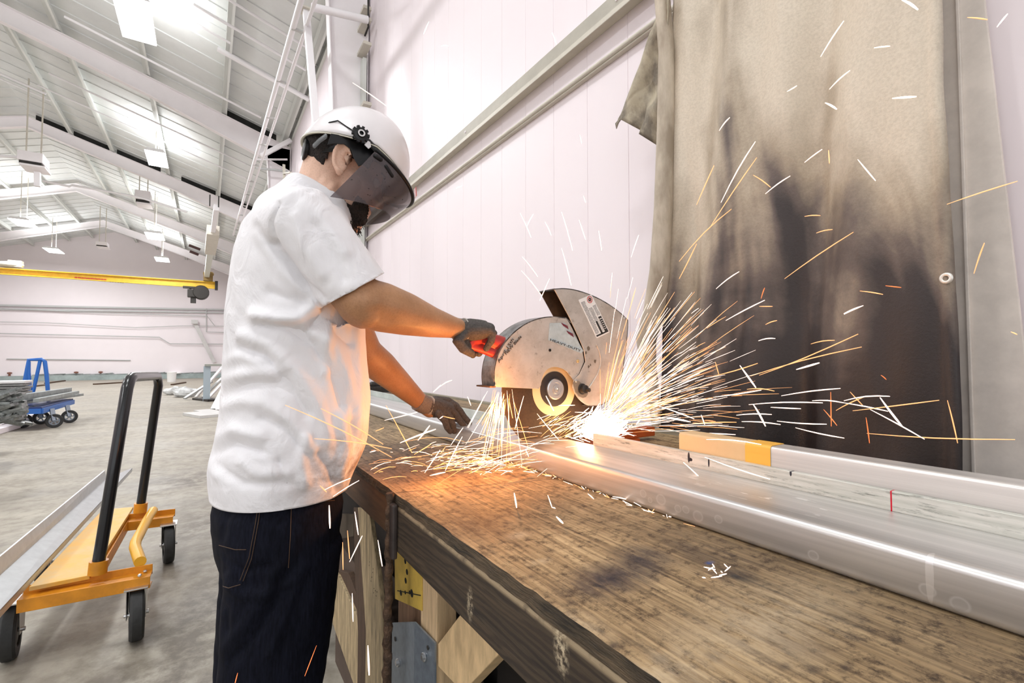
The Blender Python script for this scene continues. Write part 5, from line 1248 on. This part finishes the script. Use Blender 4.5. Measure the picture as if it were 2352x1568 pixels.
JF = [([(489, 1150), (540, 1153), (597, 1146)], .0022, 2.2), ([(489, 1158), (540, 1161), (595, 1156)], -.0012, 1.5), ([(597, 1146), (590, 1200), (575, 1280), (552, 1342)], .0020, 3), ([(500, 1252), (540, 1262), (575, 1262)], .0008, 1.5), ([(552, 1342), (520, 1350), (503, 1340)], .002, 3),
      ([(668, 1140), (664, 1230), (660, 1300), (655, 1450), (640, 1568)], -.0025, 2.0), ([(661, 1140), (657, 1230), (650, 1350)], .0012, 3),
      ([(540, 1150), (515, 1200), (508, 1240)], -.004, 8), ([(489, 1240), (520, 1290), (560, 1310), (620, 1300)], -.005, 9), ([(500, 1330), (560, 1370), (620, 1360), (680, 1330)], .006, 13), ([(640, 1300), (600, 1380), (560, 1440), (510, 1490)], .005, 14),
      ([(650, 1330), (625, 1400), (580, 1470), (530, 1520)], -.005, 10), ([(700, 1300), (660, 1400), (620, 1500)], .004, 12), ([(740, 1180), (700, 1240), (680, 1300)], -.003, 12), ([(745, 1230), (720, 1330), (710, 1450)], .003, 12),
      ([(495, 1375), (520, 1400), (520, 1450)], -.006, 9), ([(500, 1290), (515, 1310)], -.006, 10)]
sculpt(jn, JF)
for v_ in jn.vertices: v_.co += v_.normal*(.0025*noise.noise(v_.co*15)+.0012*noise.noise(v_.co*40))
t = NT('indigo_denim', .8); v = t.mapv(); n1 = t.noise(t.mapv((260, 260, 30)), 1, 3, .7); n2 = t.noise(v, 6, 5)
c = t.ramp(n1, [(.35, (.002, .0025, .006)), (.65, (.007, .008, .016))]); c = t.mix(.6, c, t.ramp(n2, [(.35, (.45, .45, .5)), (.7, (1.25, 1.25, 1.3))]), 'MULTIPLY')
t.color(c); t.bump(n1, .2, .001); t.b.inputs['Specular IOR Level'].default_value = .12
jo = put('jeans', jn, t.m, person)
mb = MB()
def stitch(path, r=.0008):
    from mathutils.bvhtree import BVHTree
    pts = []
    for (a, b) in zip(path, path[1:]):
        n_ = max(2, int(math.hypot(b[0]-a[0], b[1]-a[1])/6))
        for k in range(n_): pts.append((a[0]+(b[0]-a[0])*k/n_, a[1]+(b[1]-a[1])*k/n_))
    out = []
    for x, y in pts:
        d = ray(x, y).normalized(); hit = jbvh.ray_cast(O, d)
        if hit[0] is not None: out.append(hit[0]-d*.0008)
    if len(out) > 2: mb.sweep(out, r, 5, cap='flat')
from mathutils.bvhtree import BVHTree
off = V(WR); jbvh = BVHTree.FromPolygons([v_.co+off for v_ in jn.vertices], [list(p_.vertices) for p_ in jn.polygons])
for pth in ([(489, 1153), (540, 1157), (597, 1150)], [(489, 1161), (540, 1165), (595, 1159)], [(594, 1150), (587, 1200), (572, 1280), (549, 1338)], [(600, 1150), (593, 1200), (578, 1282), (556, 1340)], [(552, 1342), (525, 1350), (506, 1344)], [(503, 1252), (540, 1262), (572, 1262)], [(670, 1140), (667, 1230), (662, 1310)], [(672, 1148), (730, 1152), (775, 1148)]): stitch(pth)
mb.build('stitching', mat('orange_thread', (.065, .035, .018), .8), jo)
d = ray(676, 1144).normalized(); hit = jbvh.ray_cast(O, d)
if hit[0]:
    mb = MB(); mb.lathe(hit[0], -d, [(0, 0), (.004, 0), (.004, .0015), (.0015, .0025), (0, .0025)], 14); mb.build('rivet', mat('copper_rivet', (.65, .35, .22), .3, .8), jo, smooth=40)
for s in (-1, 1):
    mb = MB(); mb.ell((.145, 1.2+s*.10, .05), (.145, .052, .05)); mb.ell((.08, 1.2+s*.10, .08), (.065, .05, .08)); mb.span((.01, 1.2+s*.10-.045, 0), (.28, 1.2+s*.10+.045, .02))
    put('boot', fuse('boot', mb, .006, 2), mat('boot_brown', (.08, .05, .03), .6), person)

# ---------------- gloves
M_glove = mat('grey_work_glove', (.13, .115, .105), .9, noise_s=220, noise_a=.0, col2=(.065, .058, .055), bump=.6, bump_s=500)
M_cuff = mat('glove_cuff', (.24, .20, .175), .9, noise_s=200, noise_a=.3)
def glove(parts, cuffs, hems, lab):
    mb = MB()
    for pts, rad in parts: mb.sweep(pts, rad, 14)
    o = put('glove', fuse('glove', mb, .0017, 3, .5), M_glove, person)
    mb = MB()
    for pts, rad in cuffs: mb.sweep(pts, rad, 22, cap='flat')
    mb.build('cuff', M_cuff, o, smooth=60)
    mb = MB()
    for pts, rad in hems: mb.sweep(pts, rad, 24, cap='flat')
    mb.build('cuff_hem', mat('cuff_hem', (.46, .42, .38), .9), o, smooth=60)
# right hand on the red handle: back of the hand on top, fingers wrapped round the far side and under
r = lambda x, y, Y=1.085: P(x, y, 'Y', Y)
glove([
 ([r(1062, 756), r(1080, 757), r(1100, 757, 1.088)], [(.026, .030), (.029, .036), (.027, .038)]),
 ([r(1078, 757, 1.07), r(1104, 756, 1.066), r(1122, 757, 1.064)], [.022, .020, .0155]),
 ([r(1078, 757, 1.10), r(1104, 752, 1.11), r(1124, 754, 1.112)], [.022, .020, .0155]),
 # index near the guard, then middle, ring, little: each bends twice
 ([r(1118, 756, 1.062), r(1131, 764, 1.060), r(1128, 783, 1.064), r(1117, 800, 1.078)], [.0125, .0115, .0100, .0085]),
 ([r(1120, 755, 1.085), r(1133, 765, 1.118), r(1126, 788, 1.124), r(1112, 803, 1.105)], [.0125, .0115, .0105, .009]),
 ([r(1112, 758, 1.108), r(1124, 768, 1.136), r(1112, 794, 1.136), r(1100, 812, 1.112), ], [.012, .011, .010, .0088]),
 ([r(1098, 760, 1.118), r(1108, 778, 1.142), r(1096, 802, 1.136), r(1086, 816, 1.112)], [.0115, .0105, .0095, .008]),
 # thumb leaves the side of the palm and closes underneath
 ([r(1062, 768, 1.068), r(1052, 784, 1.058), r(1064, 800, 1.060), r(1082, 811, 1.075)], [.0165, .0145, .0125, .0105]),
 ([r(1070, 770, 1.085), r(1062, 782, 1.085), r(1072, 796, 1.088)], [.018, .016, .013]),
], [([r(1046, 755), r(1056, 756), r(1068, 757)], [.0285, .0275, .028])], [([r(1064.5, 757), r(1067.5, 757)], .0296)], 'r')
# left hand pinching the near edge of the channel
l = lambda x, y, Y=1.47: P(x, y, 'Y', Y)
glove([
 ([l(976, 930, 1.458), l(1000, 936, 1.465), l(1022, 940, 1.47)], [(.028, .030), (.033, .040), (.027, .038)]),
 ([l(1000, 925, 1.48), l(1028, 925, 1.49), l(1046, 934, 1.495)], [.024, .020, .016]),
 # index and middle reach forward onto the web
 ([l(1040, 930, 1.475), l(1056, 944, 1.475), l(1066, 958, 1.47), l(1078, 970, 1.465)], [.0145, .013, .0115, .0100]),
 ([l(1030, 938, 1.452), l(1046, 952, 1.450), l(1056, 966, 1.447), l(1066, 977, 1.445)], [.0145, .0125, .011, .0095]),
 # ring and little fingers curl over the near edge
 ([l(1020, 945, 1.438), l(1034, 960, 1.432), l(1040, 976, 1.430), l(1043, 990, 1.436)], [.014, .0125, .0110, .0095]),
 ([l(1008, 950, 1.425), l(1022, 966, 1.418), l(1027, 982, 1.418), l(1034, 991, 1.424)], [.013, .0115, .010, .0085]),
 # thumb on the far side
 ([l(1010, 935, 1.50), l(1034, 944, 1.52), l(1050, 962, 1.515)], [.0165, .014, .0115]),
], [([l(960, 921, 1.452), l(970, 927, 1.455), l(984, 932, 1.46)], [.0305, .0300, .0305])], [([l(981, 931, 1.459), l(985, 932, 1.461)], .0322)], 'l')

# ---------------- hard hat with face shield
M_hat = mat('hard_hat_white', (.84, .80, .81), .22, noise_s=5, noise_a=.08)
ph = math.radians(20); hf = V((math.cos(ph), 0, -math.sin(ph))); hu = V((math.sin(ph), 0, math.cos(ph)))
HC = V((.314, 1.2, 1.722)); HR = Matrix((hf, V((0, 1, 0)), hu)).transposed()
def hh(f, s, u): return HC+hf*f+V((0, s, 0))+hu*u
vs = []; fs = []; nu, nv = 72, 26
for j in range(nv+1):
    th = math.pi/2*j/nv
    for i in range(nu):
        a = 2*math.pi*i/nu; c_, s_ = math.cos(a), math.sin(a)
        rz = .150*math.cos(th)**.95 if j < nv else 0
        side = .020*(1-abs(c_))**1.2          # rim rises over the ears
        rim = 1+.03*(j/nv)**6
        rf = .113 if c_ > 0 else .136
        p = (rf*math.sin(th)*c_*rim, .113*math.sin(th)*s_*rim, .150*math.cos(th)**1.0+side*(j/nv)**3)
        ridge = .005*math.exp(-(s_*.113*math.sin(th)/.018)**2)*(1-(j/nv)**4)
        vs.append(hh(p[0], p[1], p[2]+ridge))
for j in range(nv):
    for i in range(nu): fs.append([j*nu+i, j*nu+(i+1) % nu, (j+1)*nu+(i+1) % nu, (j+1)*nu+i])
mb = MB(); mb.add(vs, fs); o = mb.build('hard_hat', M_hat, person, smooth=80); hat = o
bm = bmesh.new(); bm.from_mesh(o.data); bmesh.ops.remove_doubles(bm, verts=bm.verts, dist=1e-5); bm.to_mesh(o.data); bm.free()
m_ = o.modifiers.new('t', 'SOLIDIFY'); m_.thickness = .003; m_.offset = 1
# brim: short all round, longer bill at the front
mb = MB(); vs = []; fs = []; n_ = 96
for i in range(n_):
    a = 2*math.pi*i/n_; c_, s_ = math.cos(a), math.sin(a); side = .020*(1-abs(c_))**1.2; rf = .113 if c_ > 0 else .136
    ext = .007+(.010*max(0, c_)**4)
    for k in (0, .5, 1): vs.append(hh(rf*1.02*c_+ext*k*c_, .113*1.02*s_+min(ext, .012)*k*s_, side-.004*k-.012*k*max(0, c_)**3))
for i in range(n_):
    for k in (0, 1): a = i*3+k; b = ((i+1) % n_)*3+k; fs.append([a, b, b+1, a+1])
mb.add(vs, fs); o = mb.build('brim', mat('brim_cream', (.66, .63, .52), .35), hat, smooth=60); m_ = o.modifiers.new('t', 'SOLIDIFY'); m_.thickness = .0028
# suspension band, ratchet knob at the nape
mb = MB(); vs = []; fs = []; n_ = 80
for i in range(n_):
    a = math.radians(40+280*i/(n_-1)); c_, s_ = math.cos(a), math.sin(a); back = max(0, -c_)
    for k, (dz) in enumerate((.012, -.020-.026*back**2)): vs.append(hh(.112*c_-.004*back, .098*s_, dz+.014*(1-back)))
for i in range(n_-1): fs.append([i*2, i*2+2, i*2+3, i*2+1])
mb.add(vs, fs); o = mb.build('head_band', M_black, hat, smooth=60); m_ = o.modifiers.new('t', 'SOLIDIFY'); m_.thickness = .003
kq = P(702, 344, 'Y', 1.19)
mb = MB(); axk = (-hf+V((0, 0, -.25))).normalized(); mb.lathe(kq-axk*.010, axk, [(0, 0), (.012, 0), (.012, .007), (.024, .007), (.025, .014), (.022, .016), (0, .016)], 26); mb.build('ratchet_knob', M_black, hat, smooth=35)
mb = MB();  mb.sweep([P(722, 335, 'Y', 1.145), P(735, 322, 'Y', 1.13), P(748, 313, 'Y', 1.115)], [(.0065, .003)]*3, 12); mb.build('strap', mat('strap_grey', (.12, .125, .13), .25), hat, smooth=50)
# shield holder: dark band from the knob round the front
YA = 1.082
A0_, A1_, Bf = P(826, 312, 'Y', YA), P(864, 344, 'Y', YA), P(942, 470, 'Y', 1.2)
def wrap(pa, pb, th):     # quarter-ellipse from the near temple to the front and on to the far temple
    return pa+(V((pb.x, 0, pb.z))-V((pa.x, 0, pa.z)))*math.sin(th)*1.0+V((0, (1.2-pa.y)*(1-math.cos(th)), 0))
def wrapfull(pa, pb, n_):
    out = []
    for i in range(n_+1):
        th = math.pi*i/n_; s_ = math.sin(th); out.append(V((pa.x+(pb.x-pa.x)*s_, 1.2-(1.2-pa.y)*math.cos(th), pa.z+(pb.z-pa.z)*s_)))
    return out
top_ = wrapfull(A1_, Bf, 48)
mb = MB(); mb.sweep(top_, [(.0048, .0048)]*49, 8); 
mb.sweep([A0_, lp(A0_, A1_, .5)+V((.002, 0, .003)), A1_], [(.007, .003)]*3, 10); far = [V((p.x, 2.4-p.y, p.z)) for p in (A0_, A1_)]; mb.sweep(far, [(.007, .003)]*2, 10)
mb.build('shield_frame', M_black, hat, smooth=60)
top2 = wrapfull(A1_+V((-.016, 0, -.006)), Bf+V((-.012, 0, -.016)), 48)
# black inner fabric between the hat rim and shield near the temple
for s in (-1, 1):
    mb = MB(); YY = 1.2+s*.1015
    mb.prism([P(x, y, 'Y', 1.0985) if s < 0 else P(x, y, 'Y', 1.0985)+V((0, .203, 0)) for x, y in ((760, 306), (826, 318), (868, 346), (846, 372), (824, 382), (812, 362), (806, 342), (790, 331), (768, 330), (752, 332))], (0, -.002*s, 0)); mb.build('side_bracket', M_black, hat, bevel=.001)
mb = MB(); c_ = A0_+V((0, -.004, 0)); mb.lathe(c_, (0, -1, 0), [(0, 0), (.016, 0), (.017, .004), (.015, .008), (.009, .009), (.008, .012), (.0045, .012), (.0045, .008), (0, .008)], 28)
for k in range(10):
    a = 2*math.pi*k/10; mb.box(c_+V((math.cos(a)*.0165, -.004, math.sin(a)*.0165)), (.006, .007, .006), Matrix.Rotation(-a, 3, 'Y'))
mb.build('tension_knob', M_black, hat, smooth=35)
mb = MB(); mb.lathe(c_+V((0, -.009, 0)), (0, -1, 0), [(.0048, 0), (.008, 0), (.008, .0042), (.0048, .0042), (.0048, 0)], 24, close=False); mb.build('knob_ring', M_steel, hat, smooth=40)
mb = MB(); q0 = [hh(.0, -.1135, .045), hh(-.045, -.1085, .070), hh(-.085, -.09, .074), hh(-.12, -.045, .060)]; mb.sweep([A0_+V((0, .004, .004)), lp(A0_, P(775, 275, 'Y', 1.11), .5), P(776, 277, 'Y', 1.112), P(757, 281, 'Y', 1.125), P(748, 288, 'Y', 1.14)], .0016, 8); mb.build('wire', M_black, hat, smooth=60)
mb = MB(); mb.prism([P(x, y, 'Y', YA-.002) for x, y in ((842, 322), (850, 327), (852, 338), (846, 343), (836, 333))], (0, -.003, 0)); mb.build('clip', M_steel, hat, bevel=.001)
# the tinted shield itself
Ab, Bb = P(758, 452, 'Y', YA), P(893, 505, 'Y', 1.2)
bt = wrapfull(Ab, Bb, 48); nvr = 16
vs = []; fs = []
for i in range(49):
    for j in range(nvr+1):
        k = j/nvr; p = top_[i].lerp(bt[i], k); bul = math.sin(math.pi*k)*.004; vs.append(p+V((.5*bul, (-1 if p.y < 1.2 else 1)*bul*abs(math.cos(math.pi*i/48)), .2*bul)))
for i in range(48):
    for j in range(nvr): a = i*(nvr+1)+j; fs.append([a, a+1, a+nvr+2, a+nvr+1])
m = bpy.data.materials.new('tinted_polycarbonate'); m.use_nodes = True; nt = m.node_tree; b = nt.nodes['Principled BSDF']; out_ = [n_ for n_ in nt.nodes if n_.type == 'OUTPUT_MATERIAL'][0]
b.inputs['Base Color'].default_value = (.085, .07, .075, 1); b.inputs['Roughness'].default_value = .16; b.inputs['Specular IOR Level'].default_value = .6
tr = nt.nodes.new('ShaderNodeBsdfTransparent'); tr.inputs[0].default_value = (.72, .66, .66, 1); mx = nt.nodes.new('ShaderNodeMixShader'); mx.inputs[0].default_value = .80
nt.links.new(tr.outputs[0], mx.inputs[1]); nt.links.new(b.outputs[0], mx.inputs[2]); nt.links.new(mx.outputs[0], out_.inputs[0])
mb = MB(); mb.add(vs, fs); o = mb.build('face_shield', m, hat, smooth=80); shield = o
mb = MB()
for x, y, w, h_ in ((868, 362, 9, 5), (892, 392, 5, 13)):
    pass
rs = random.Random(11)
sb = BVHTree.FromPolygons([v_.co+V(WR) for v_ in shield.data.vertices], [list(p_.vertices) for p_ in shield.data.polygons])
for (x0, y0, x1, y1, w) in ((862, 358, 874, 366, .005), (887, 382, 901, 404, .004)):
    pts = []
    for k in range(5):
        d = ray(x0+(x1-x0)*k/4, y0+(y1-y0)*k/4).normalized(); ht = sb.ray_cast(O, d)
        if ht[0]: pts.append(ht[0]-d*.001)
    if len(pts) > 2: mb.sweep(pts, w, 8)
mb.build('vent_slot', M_black, shield, smooth=60)
mb = MB()
for k in range(30):
    x, y = rs.uniform(775, 930), rs.uniform(380, 500); d = ray(x, y).normalized(); ht = sb.ray_cast(O, d)
    if ht[0]: mb.box(ht[0]-d*.0006, (rs.uniform(.001, .004), .0004, rs.uniform(.0006, .0015)), Matrix.Rotation(rs.uniform(-1, 1), 3, 'Y'))
mb.build('soot_spots', mat('soot', (.01, .008, .008), .9), shield)
mb = MB(); qq = [P(x, y, 'Y', 1.150) for x, y in ((923, 376), (928, 378), (925, 398), (917, 402), (913, 397), (919, 388))]; 
mb.prism([hh(.137, -.02, .025), hh(.140, .0, .028), hh(.150, .0, .004), hh(.146, -.025, .002)], (.002, 0, .002)); mb.build('red_tape', mat('red_tape', (.75, .14, .12), .4), hat)

# ================================================================== sparks
def curve_pts(a, b, bend, n_=5):
    d = b-a; s_ = V((0, 0, 1))*d.length*bend; return [a.lerp(b, k/(n_-1))+s_*math.sin(math.pi*k/(n_-1)) for k in range(n_)]
SP = {}
def spark_obj(a, b, r, heat, lab, grp, bend=.0):
    mb = MB(); pts = curve_pts(a, b, bend); mb.sweep(pts, [r*.45, r*.8, r, r, r*.6], 6, cap='flat')
    o = mb.build('spark', heat, None, smooth=80); tag(o, lab, 'spark', grp); return o
LT, LWL, LBN, LFL, LSH = ('short glowing spark streak flying in front of the hanging tarp', 'faint white spark streak flying in front of the plain white wall', 'glowing spark streak above the bench top around the channel', 'orange spark streak falling beside the jeans below the bench edge', 'thin orange spark streak crossing the front of the white t-shirt')
GT, GW, GB, GF, GS = 'sparks before the tarp', 'sparks before the white wall', 'sparks over the bench', 'sparks falling beside the jeans', 'sparks before the t-shirt'
tarpS = [(1885,130,1938,48,'w'),(2072,0,2108,22,'W'),(2222,40,2268,45,'o'),(2008,110,2044,106,'w'),(1905,205,1952,162,'w'),(1808,210,1830,197,'w'),(1895,236,1922,251,'W'),(2050,226,2104,222,'W'),(1652,300,1676,270,'w'),(1656,465,1735,325,'w'),(1632,520,1738,362,'o'),(1848,373,1888,343,'w'),(1903,345,1905,375,'o'),(1970,366,2011,415,'w'),(1730,402,1770,430,'o'),(1758,445,1815,404,'w'),(1848,497,1884,495,'o'),(1875,535,1912,527,'o'),(1802,640,1960,533,'o'),(2175,469,2337,416,'o'),(2237,628,2261,558,'o'),(1975,668,2028,676,'o'),(2034,656,2070,660,'r'),(1938,720,1982,702,'w'),(2290,62,2314,32,'w'),(2322,762,2336,768,'o'),(1560,640,1600,560,'o'),(1600,470,1640,380,'o'),(1560,600,1680,480,'o')]
for x0,y0,x1,y1,h_ in [(845,500,940,487,'w'),(1142,518,1277,497,'o'),(1060,663,1190,625,'W'),(850,695,1410,462,'o'),(800,700,1430,535,'o'),(740,640,830,765,'W'),(590,820,860,780,'w'),(780,775,935,785,'o'),(975,812,1310,770,'w'),(790,862,1210,852,'w'),(915,877,1085,885,'w'),(815,860,885,985,'W'),(720,922,920,918,'w'),(750,958,970,975,'w'),(950,955,1232,973,'w'),(1055,993,1332,1052,'w'),(1150,840,1330,852,'w'),(1330,852,1580,900,'w'),(1365,790,1440,870,'o'),(1535,822,1660,985,'W'),(1330,840,1590,815,'w'),(1285,895,1440,820,'o'),(1380,897,1870,837,'o'),(1480,890,1787,1058,'w'),(1460,1025,2300,1060,'o'),(1917,838,1975,1080,'o'),(1215,890,1290,980,'r'),(600,620,620,690,'o'),(605,205,735,108,'w'),(660,385,880,270,'w'),(850,305,925,305,'o'),(885,408,950,385,'o'),(1330,350,1440,300,'w'),(445,1022,715,1032,'w'),(1255,790,1258,985,'r'),(1455,935,1475,1080,'r'),(860,260,880,200,'r'),(590,700,840,628,'o'),(550,1060,860,1088,'w'),(520,920,540,975,'w'),(470,970,720,962,'o'),(330,935,460,960,'w'),(1540,695,1570,720,'r'),(420,1190,520,1283,'w'),(540,1160,910,1285,'w')]:
    tarpS.append((1400+x0/2.47, 580+y0/2.47, 1400+x1/2.47, 580+y1/2.47, h_))
HM = {'W': (M_spark_w, .0021), 'w': (M_spark_w, .0013), 'o': (M_spark_o, .0011), 'r': (M_spark_r, .0010)}
rs = random.Random(21)
for x0, y0, x1, y1, h_ in tarpS:
    m_, r_ = HM[h_]; Xp = rs.uniform(1.12, 1.42)
    if y0 > 1000 and x0 > 1500: Xp = rs.uniform(.78, .84)
    a, b = P(x0, y0, 'X', Xp), P(x1, y1, 'X', Xp+rs.uniform(-.03, .03)); dd = ((a-O).length)
    spark_obj(a, b, r_*dd/1.5*1.15, m_, LT, GT, rs.uniform(-.02, .06))
wallS = [(810,190,887,243),(985,50,973,78),(1013,106,1030,106),(1268,75,1278,102),(1048,433,1060,428),(1332,310,1336,330),(1195,490,1220,545),(1210,520,1225,492),(1290,487,1315,575),(1200,590,1235,635),(1198,622,1245,680),(1330,505,1345,550),(1375,530,1382,575),(1340,450,1345,465),(1450,590,1467,540),(1290,570,1312,655),(1252,510,1266,540),(1010,888,1038,873),(995,900,1012,884),(1262,640,1240,690)]
for x0, y0, x1, y1 in wallS:
    spark_obj(P(x0, y0, 'Y', 1.0), P(x1, y1, 'Y', 1.02), .0011, M_spark_w, LWL, GW, rs.uniform(-.02, .05))
benchS = [(245,250,465,195,'w'),(255,150,430,470,'o'),(185,322,240,300,'o'),(350,402,590,310,'W'),(470,385,550,285,'W'),(515,605,620,450,'w'),(480,655,655,600,'W'),(655,590,770,360,'w'),(690,420,775,300,'w'),(810,300,920,85,'w'),(840,688,900,608,'w'),(1120,740,1137,840,'W'),(1347,755,1377,840,'w'),(1405,900,1450,945,'W'),(1617,745,1657,780,'w'),(1785,765,1900,790,'w'),(2030,865,2128,925,'o'),(2210,750,2310,960,'w'),(1780,450,1815,570,'W'),(1135,620,1320,625,'w'),(1195,445,1218,495,'w'),(1275,205,1420,380,'w'),(1185,85,1125,310,'w'),(1085,105,1110,235,'o'),(1530,195,1655,205,'w'),(1335,85,1387,185,'W'),(1420,150,1530,148,'w'),(1780,395,1840,465,'w'),(2100,155,2335,240,'w'),(2150,235,2305,260,'w'),(805,90,828,150,'w'),(615,240,640,222,'w'),(640,222,720,240,'o'),(145,465,185,455,'w'),(445,480,560,410,'o'),(620,480,655,430,'o'),(1400,845,1380,838,'w')]
for x0, y0, x1, y1, h_ in benchS:
    m_, r_ = HM[h_]; x0, x1 = 800+x0/2.94, 800+x1/2.94; y0, y1 = 880+y0/2.94, 880+y1/2.94
    Yp = .99 if x0 > 1000 and y0 < 1100 else .80
    if y0 < 1100 and x0 <= 1000: Yp = 1.05
    if y0 > 1100: Yp = P(x1, y1, 'Z', ZB+.003).y
    if x0 > 1480: Yp = .62
    spark_obj(P(x0, y0, 'Y', Yp), P(x1, y1, 'Y', Yp), r_*.85, m_, LBN, GB, rs.uniform(-.02, .04))
for x0, y0, x1, y1, h_ in [(756,1160,758,1213,'W'),(815,1175,823,1228,'w'),(798,1218,803,1283,'o'),(787,1245,788,1308,'o'),(803,1290,832,1230,'w'),(868,1240,878,1300,'w'),(809,1362,811,1427,'w'),(845,1482,848,1550,'W'),(727,1482,700,1552,'r'),(546,1545,540,1568,'r')]:
    m_, r_ = HM[h_]; Yp = .97 if x0 < 780 else .80
    spark_obj(P(x0, y0, 'Y', Yp), P(x1, y1, 'Y', Yp), r_*.75, m_, LFL, GF)
for x0, y0, x1, y1 in [(655,930,900,1050),(737,938,880,1020),(722,1007,900,1030),(745,1125,805,1098),(765,1140,825,1103),(735,1115,750,1130)]:
    spark_obj(P(x0, y0, 'Y', .93), P(x1, y1, 'Y', .93), .0009, M_spark_o if x0 < 740 else M_spark_w, LSH, GS, .02)
# the uncountable showers
def shower(name, lab, items):
    mb = MB()
    for a, b, r, k, bend in items:
        mb.cur = int(k); r *= .66; mb.sweep(curve_pts(a, b, bend, 4), [r*.5, r, r, r*.5], 5, cap='flat')
    o = mb.build(name, [M_spark_w, M_spark_o]); tag(o, lab, 'sparks', kind='stuff'); return o
items = []; rs = random.Random(77)
for k in range(420):
    # fan thrown off the disc toward the tarp; the farther a spark, the closer to the cloth
    ang = math.radians(rs.choice([rs.gauss(38, 16), rs.gauss(52, 14), rs.gauss(12, 10), rs.uniform(-8, 86)]))
    L0 = rs.uniform(.02, .42)**1.1; L1 = L0+rs.uniform(.03, .20)*(1-.3*L0)
    if math.degrees(ang) > 70: L1 = min(L1, .45)
    sy = rs.gauss(0, .14)
    d = V((math.cos(ang)*.86, sy-.35*math.cos(ang), math.sin(ang))); s0 = CUT+V((.05, 0, -.01+rs.uniform(-.02, .05)))
    a, b = s0+d*L0, s0+d*L1+V((0, 0, -.05*L1*L1))
    if b.x > 1.47 or a.z < ZB+.02 or b.z < ZB+.02: continue
    items.append((a, b, rs.choice([.0007, .0009, .0012]), 0 if rs.random() < .5 else 1, rs.uniform(-.01, .03)))
shower('spark_fan', 'dense fan of white-hot sparks thrown from the cut toward the tarp', items)
items = []
for k in range(34):
    x = rs.gauss(1150, 14); xb_ = x+(x-1150)*1.1+rs.gauss(-14, 12); yb_ = rs.uniform(960, 1078); a, b = P(x, rs.uniform(893, 930), 'Y', 1.05), P(xb_, yb_, 'Y', .97); items.append((a, b, rs.choice([.0007, .0010]), 0 if rs.random() < .7 else 1, 0))
shower('spark_stream', 'stream of sparks falling from the lower left edge of the saw guard', items)
items = []
for k in range(210):
    x = rs.gauss(1120, 110); y = rs.gauss(1058, 16)
    if x > 1290 or x < 850: continue
    a = P(x, y, 'Z', ZB+rs.uniform(.002, .02)); an = rs.uniform(-.5, .5)+math.pi*(rs.random() < .5); L = rs.uniform(.008, .06); b = a+V((math.cos(an), -math.sin(an)*.5+.1, rs.uniform(-.05, .25)))*L
    if a.x > .68 or b.x > .68: continue
    b.z = max(b.z, ZB+.002); items.append((a, b, rs.choice([.0007, .0010, .0013]), 0 if rs.random() < .55 else 1, rs.uniform(0, .1)))
for k in range(120):
    yy = rs.uniform(.45, 1.35); a = V((.690-rs.uniform(.001, .012), yy, ZB+.002+rs.random()*.004)); wgt = math.exp(-((yy-.85)/.3)**2)
    if rs.random() > wgt: continue
    items.append((a, a+V((rs.uniform(-.006, .002), rs.uniform(-.03, .03), rs.uniform(0, .006))), rs.choice([.0007, .0010, .0015]), rs.random() < .5, 0))
for k in range(46):
    a = P(rs.gauss(1180, 90), rs.gauss(1030, 22), 'Y', .98); an = rs.uniform(2.6, 3.6); L = rs.uniform(.05, .22); b = a+V((math.cos(an)*L, -.3*L, math.sin(an)*L*.35))
    if b.z > ZB+.004 and a.z > ZB+.004: items.append((a, b, .0008, 0 if rs.random() < .5 else 1, rs.uniform(0, .06)))
for k in range(10):
    a = P(1605+rs.uniform(0, 70), 1300+rs.uniform(-2, 30), 'Z', ZB+.002); items.append((a, a+V((rs.uniform(-.01, .01), rs.uniform(-.015, .015), rs.uniform(0, .008))), .0012, 0, 0))
shower('spark_litter', 'sparks skipping over the bench top and along the foot of the channel', items)
items = []
for k in range(420):
    # glowing core where disc meets metal
    u_ = rs.random()**.7; a = CUT+V((rs.gauss(.0, .035), rs.gauss(-.035, .02), rs.gauss(-.005, .018)))
    if a.z < ZC+.002: a.z = ZC+.002+rs.random()*.01
    an = rs.gauss(.25, .5); L = rs.uniform(.01, .05); b = a+V((math.cos(an), -.4, math.sin(an)))*L
    items.append((a, b, rs.choice([.0012, .002, .003]), 0, 0))
for k in range(90):
    x0 = rs.uniform(1230, 1390); a = P(x0, rs.uniform(960, 1015), 'Y', 1.05); an = math.radians(rs.uniform(10, 35)); L = rs.uniform(.02, .07); b = a+V((math.cos(an), -.1, math.sin(an)))*L
    if a.z > ZC+.002: items.append((a, b, .0008, 1 if rs.random() < .6 else 0, .02))
shower('spark_core', 'blinding white burst of sparks where the disc meets the metal', items)
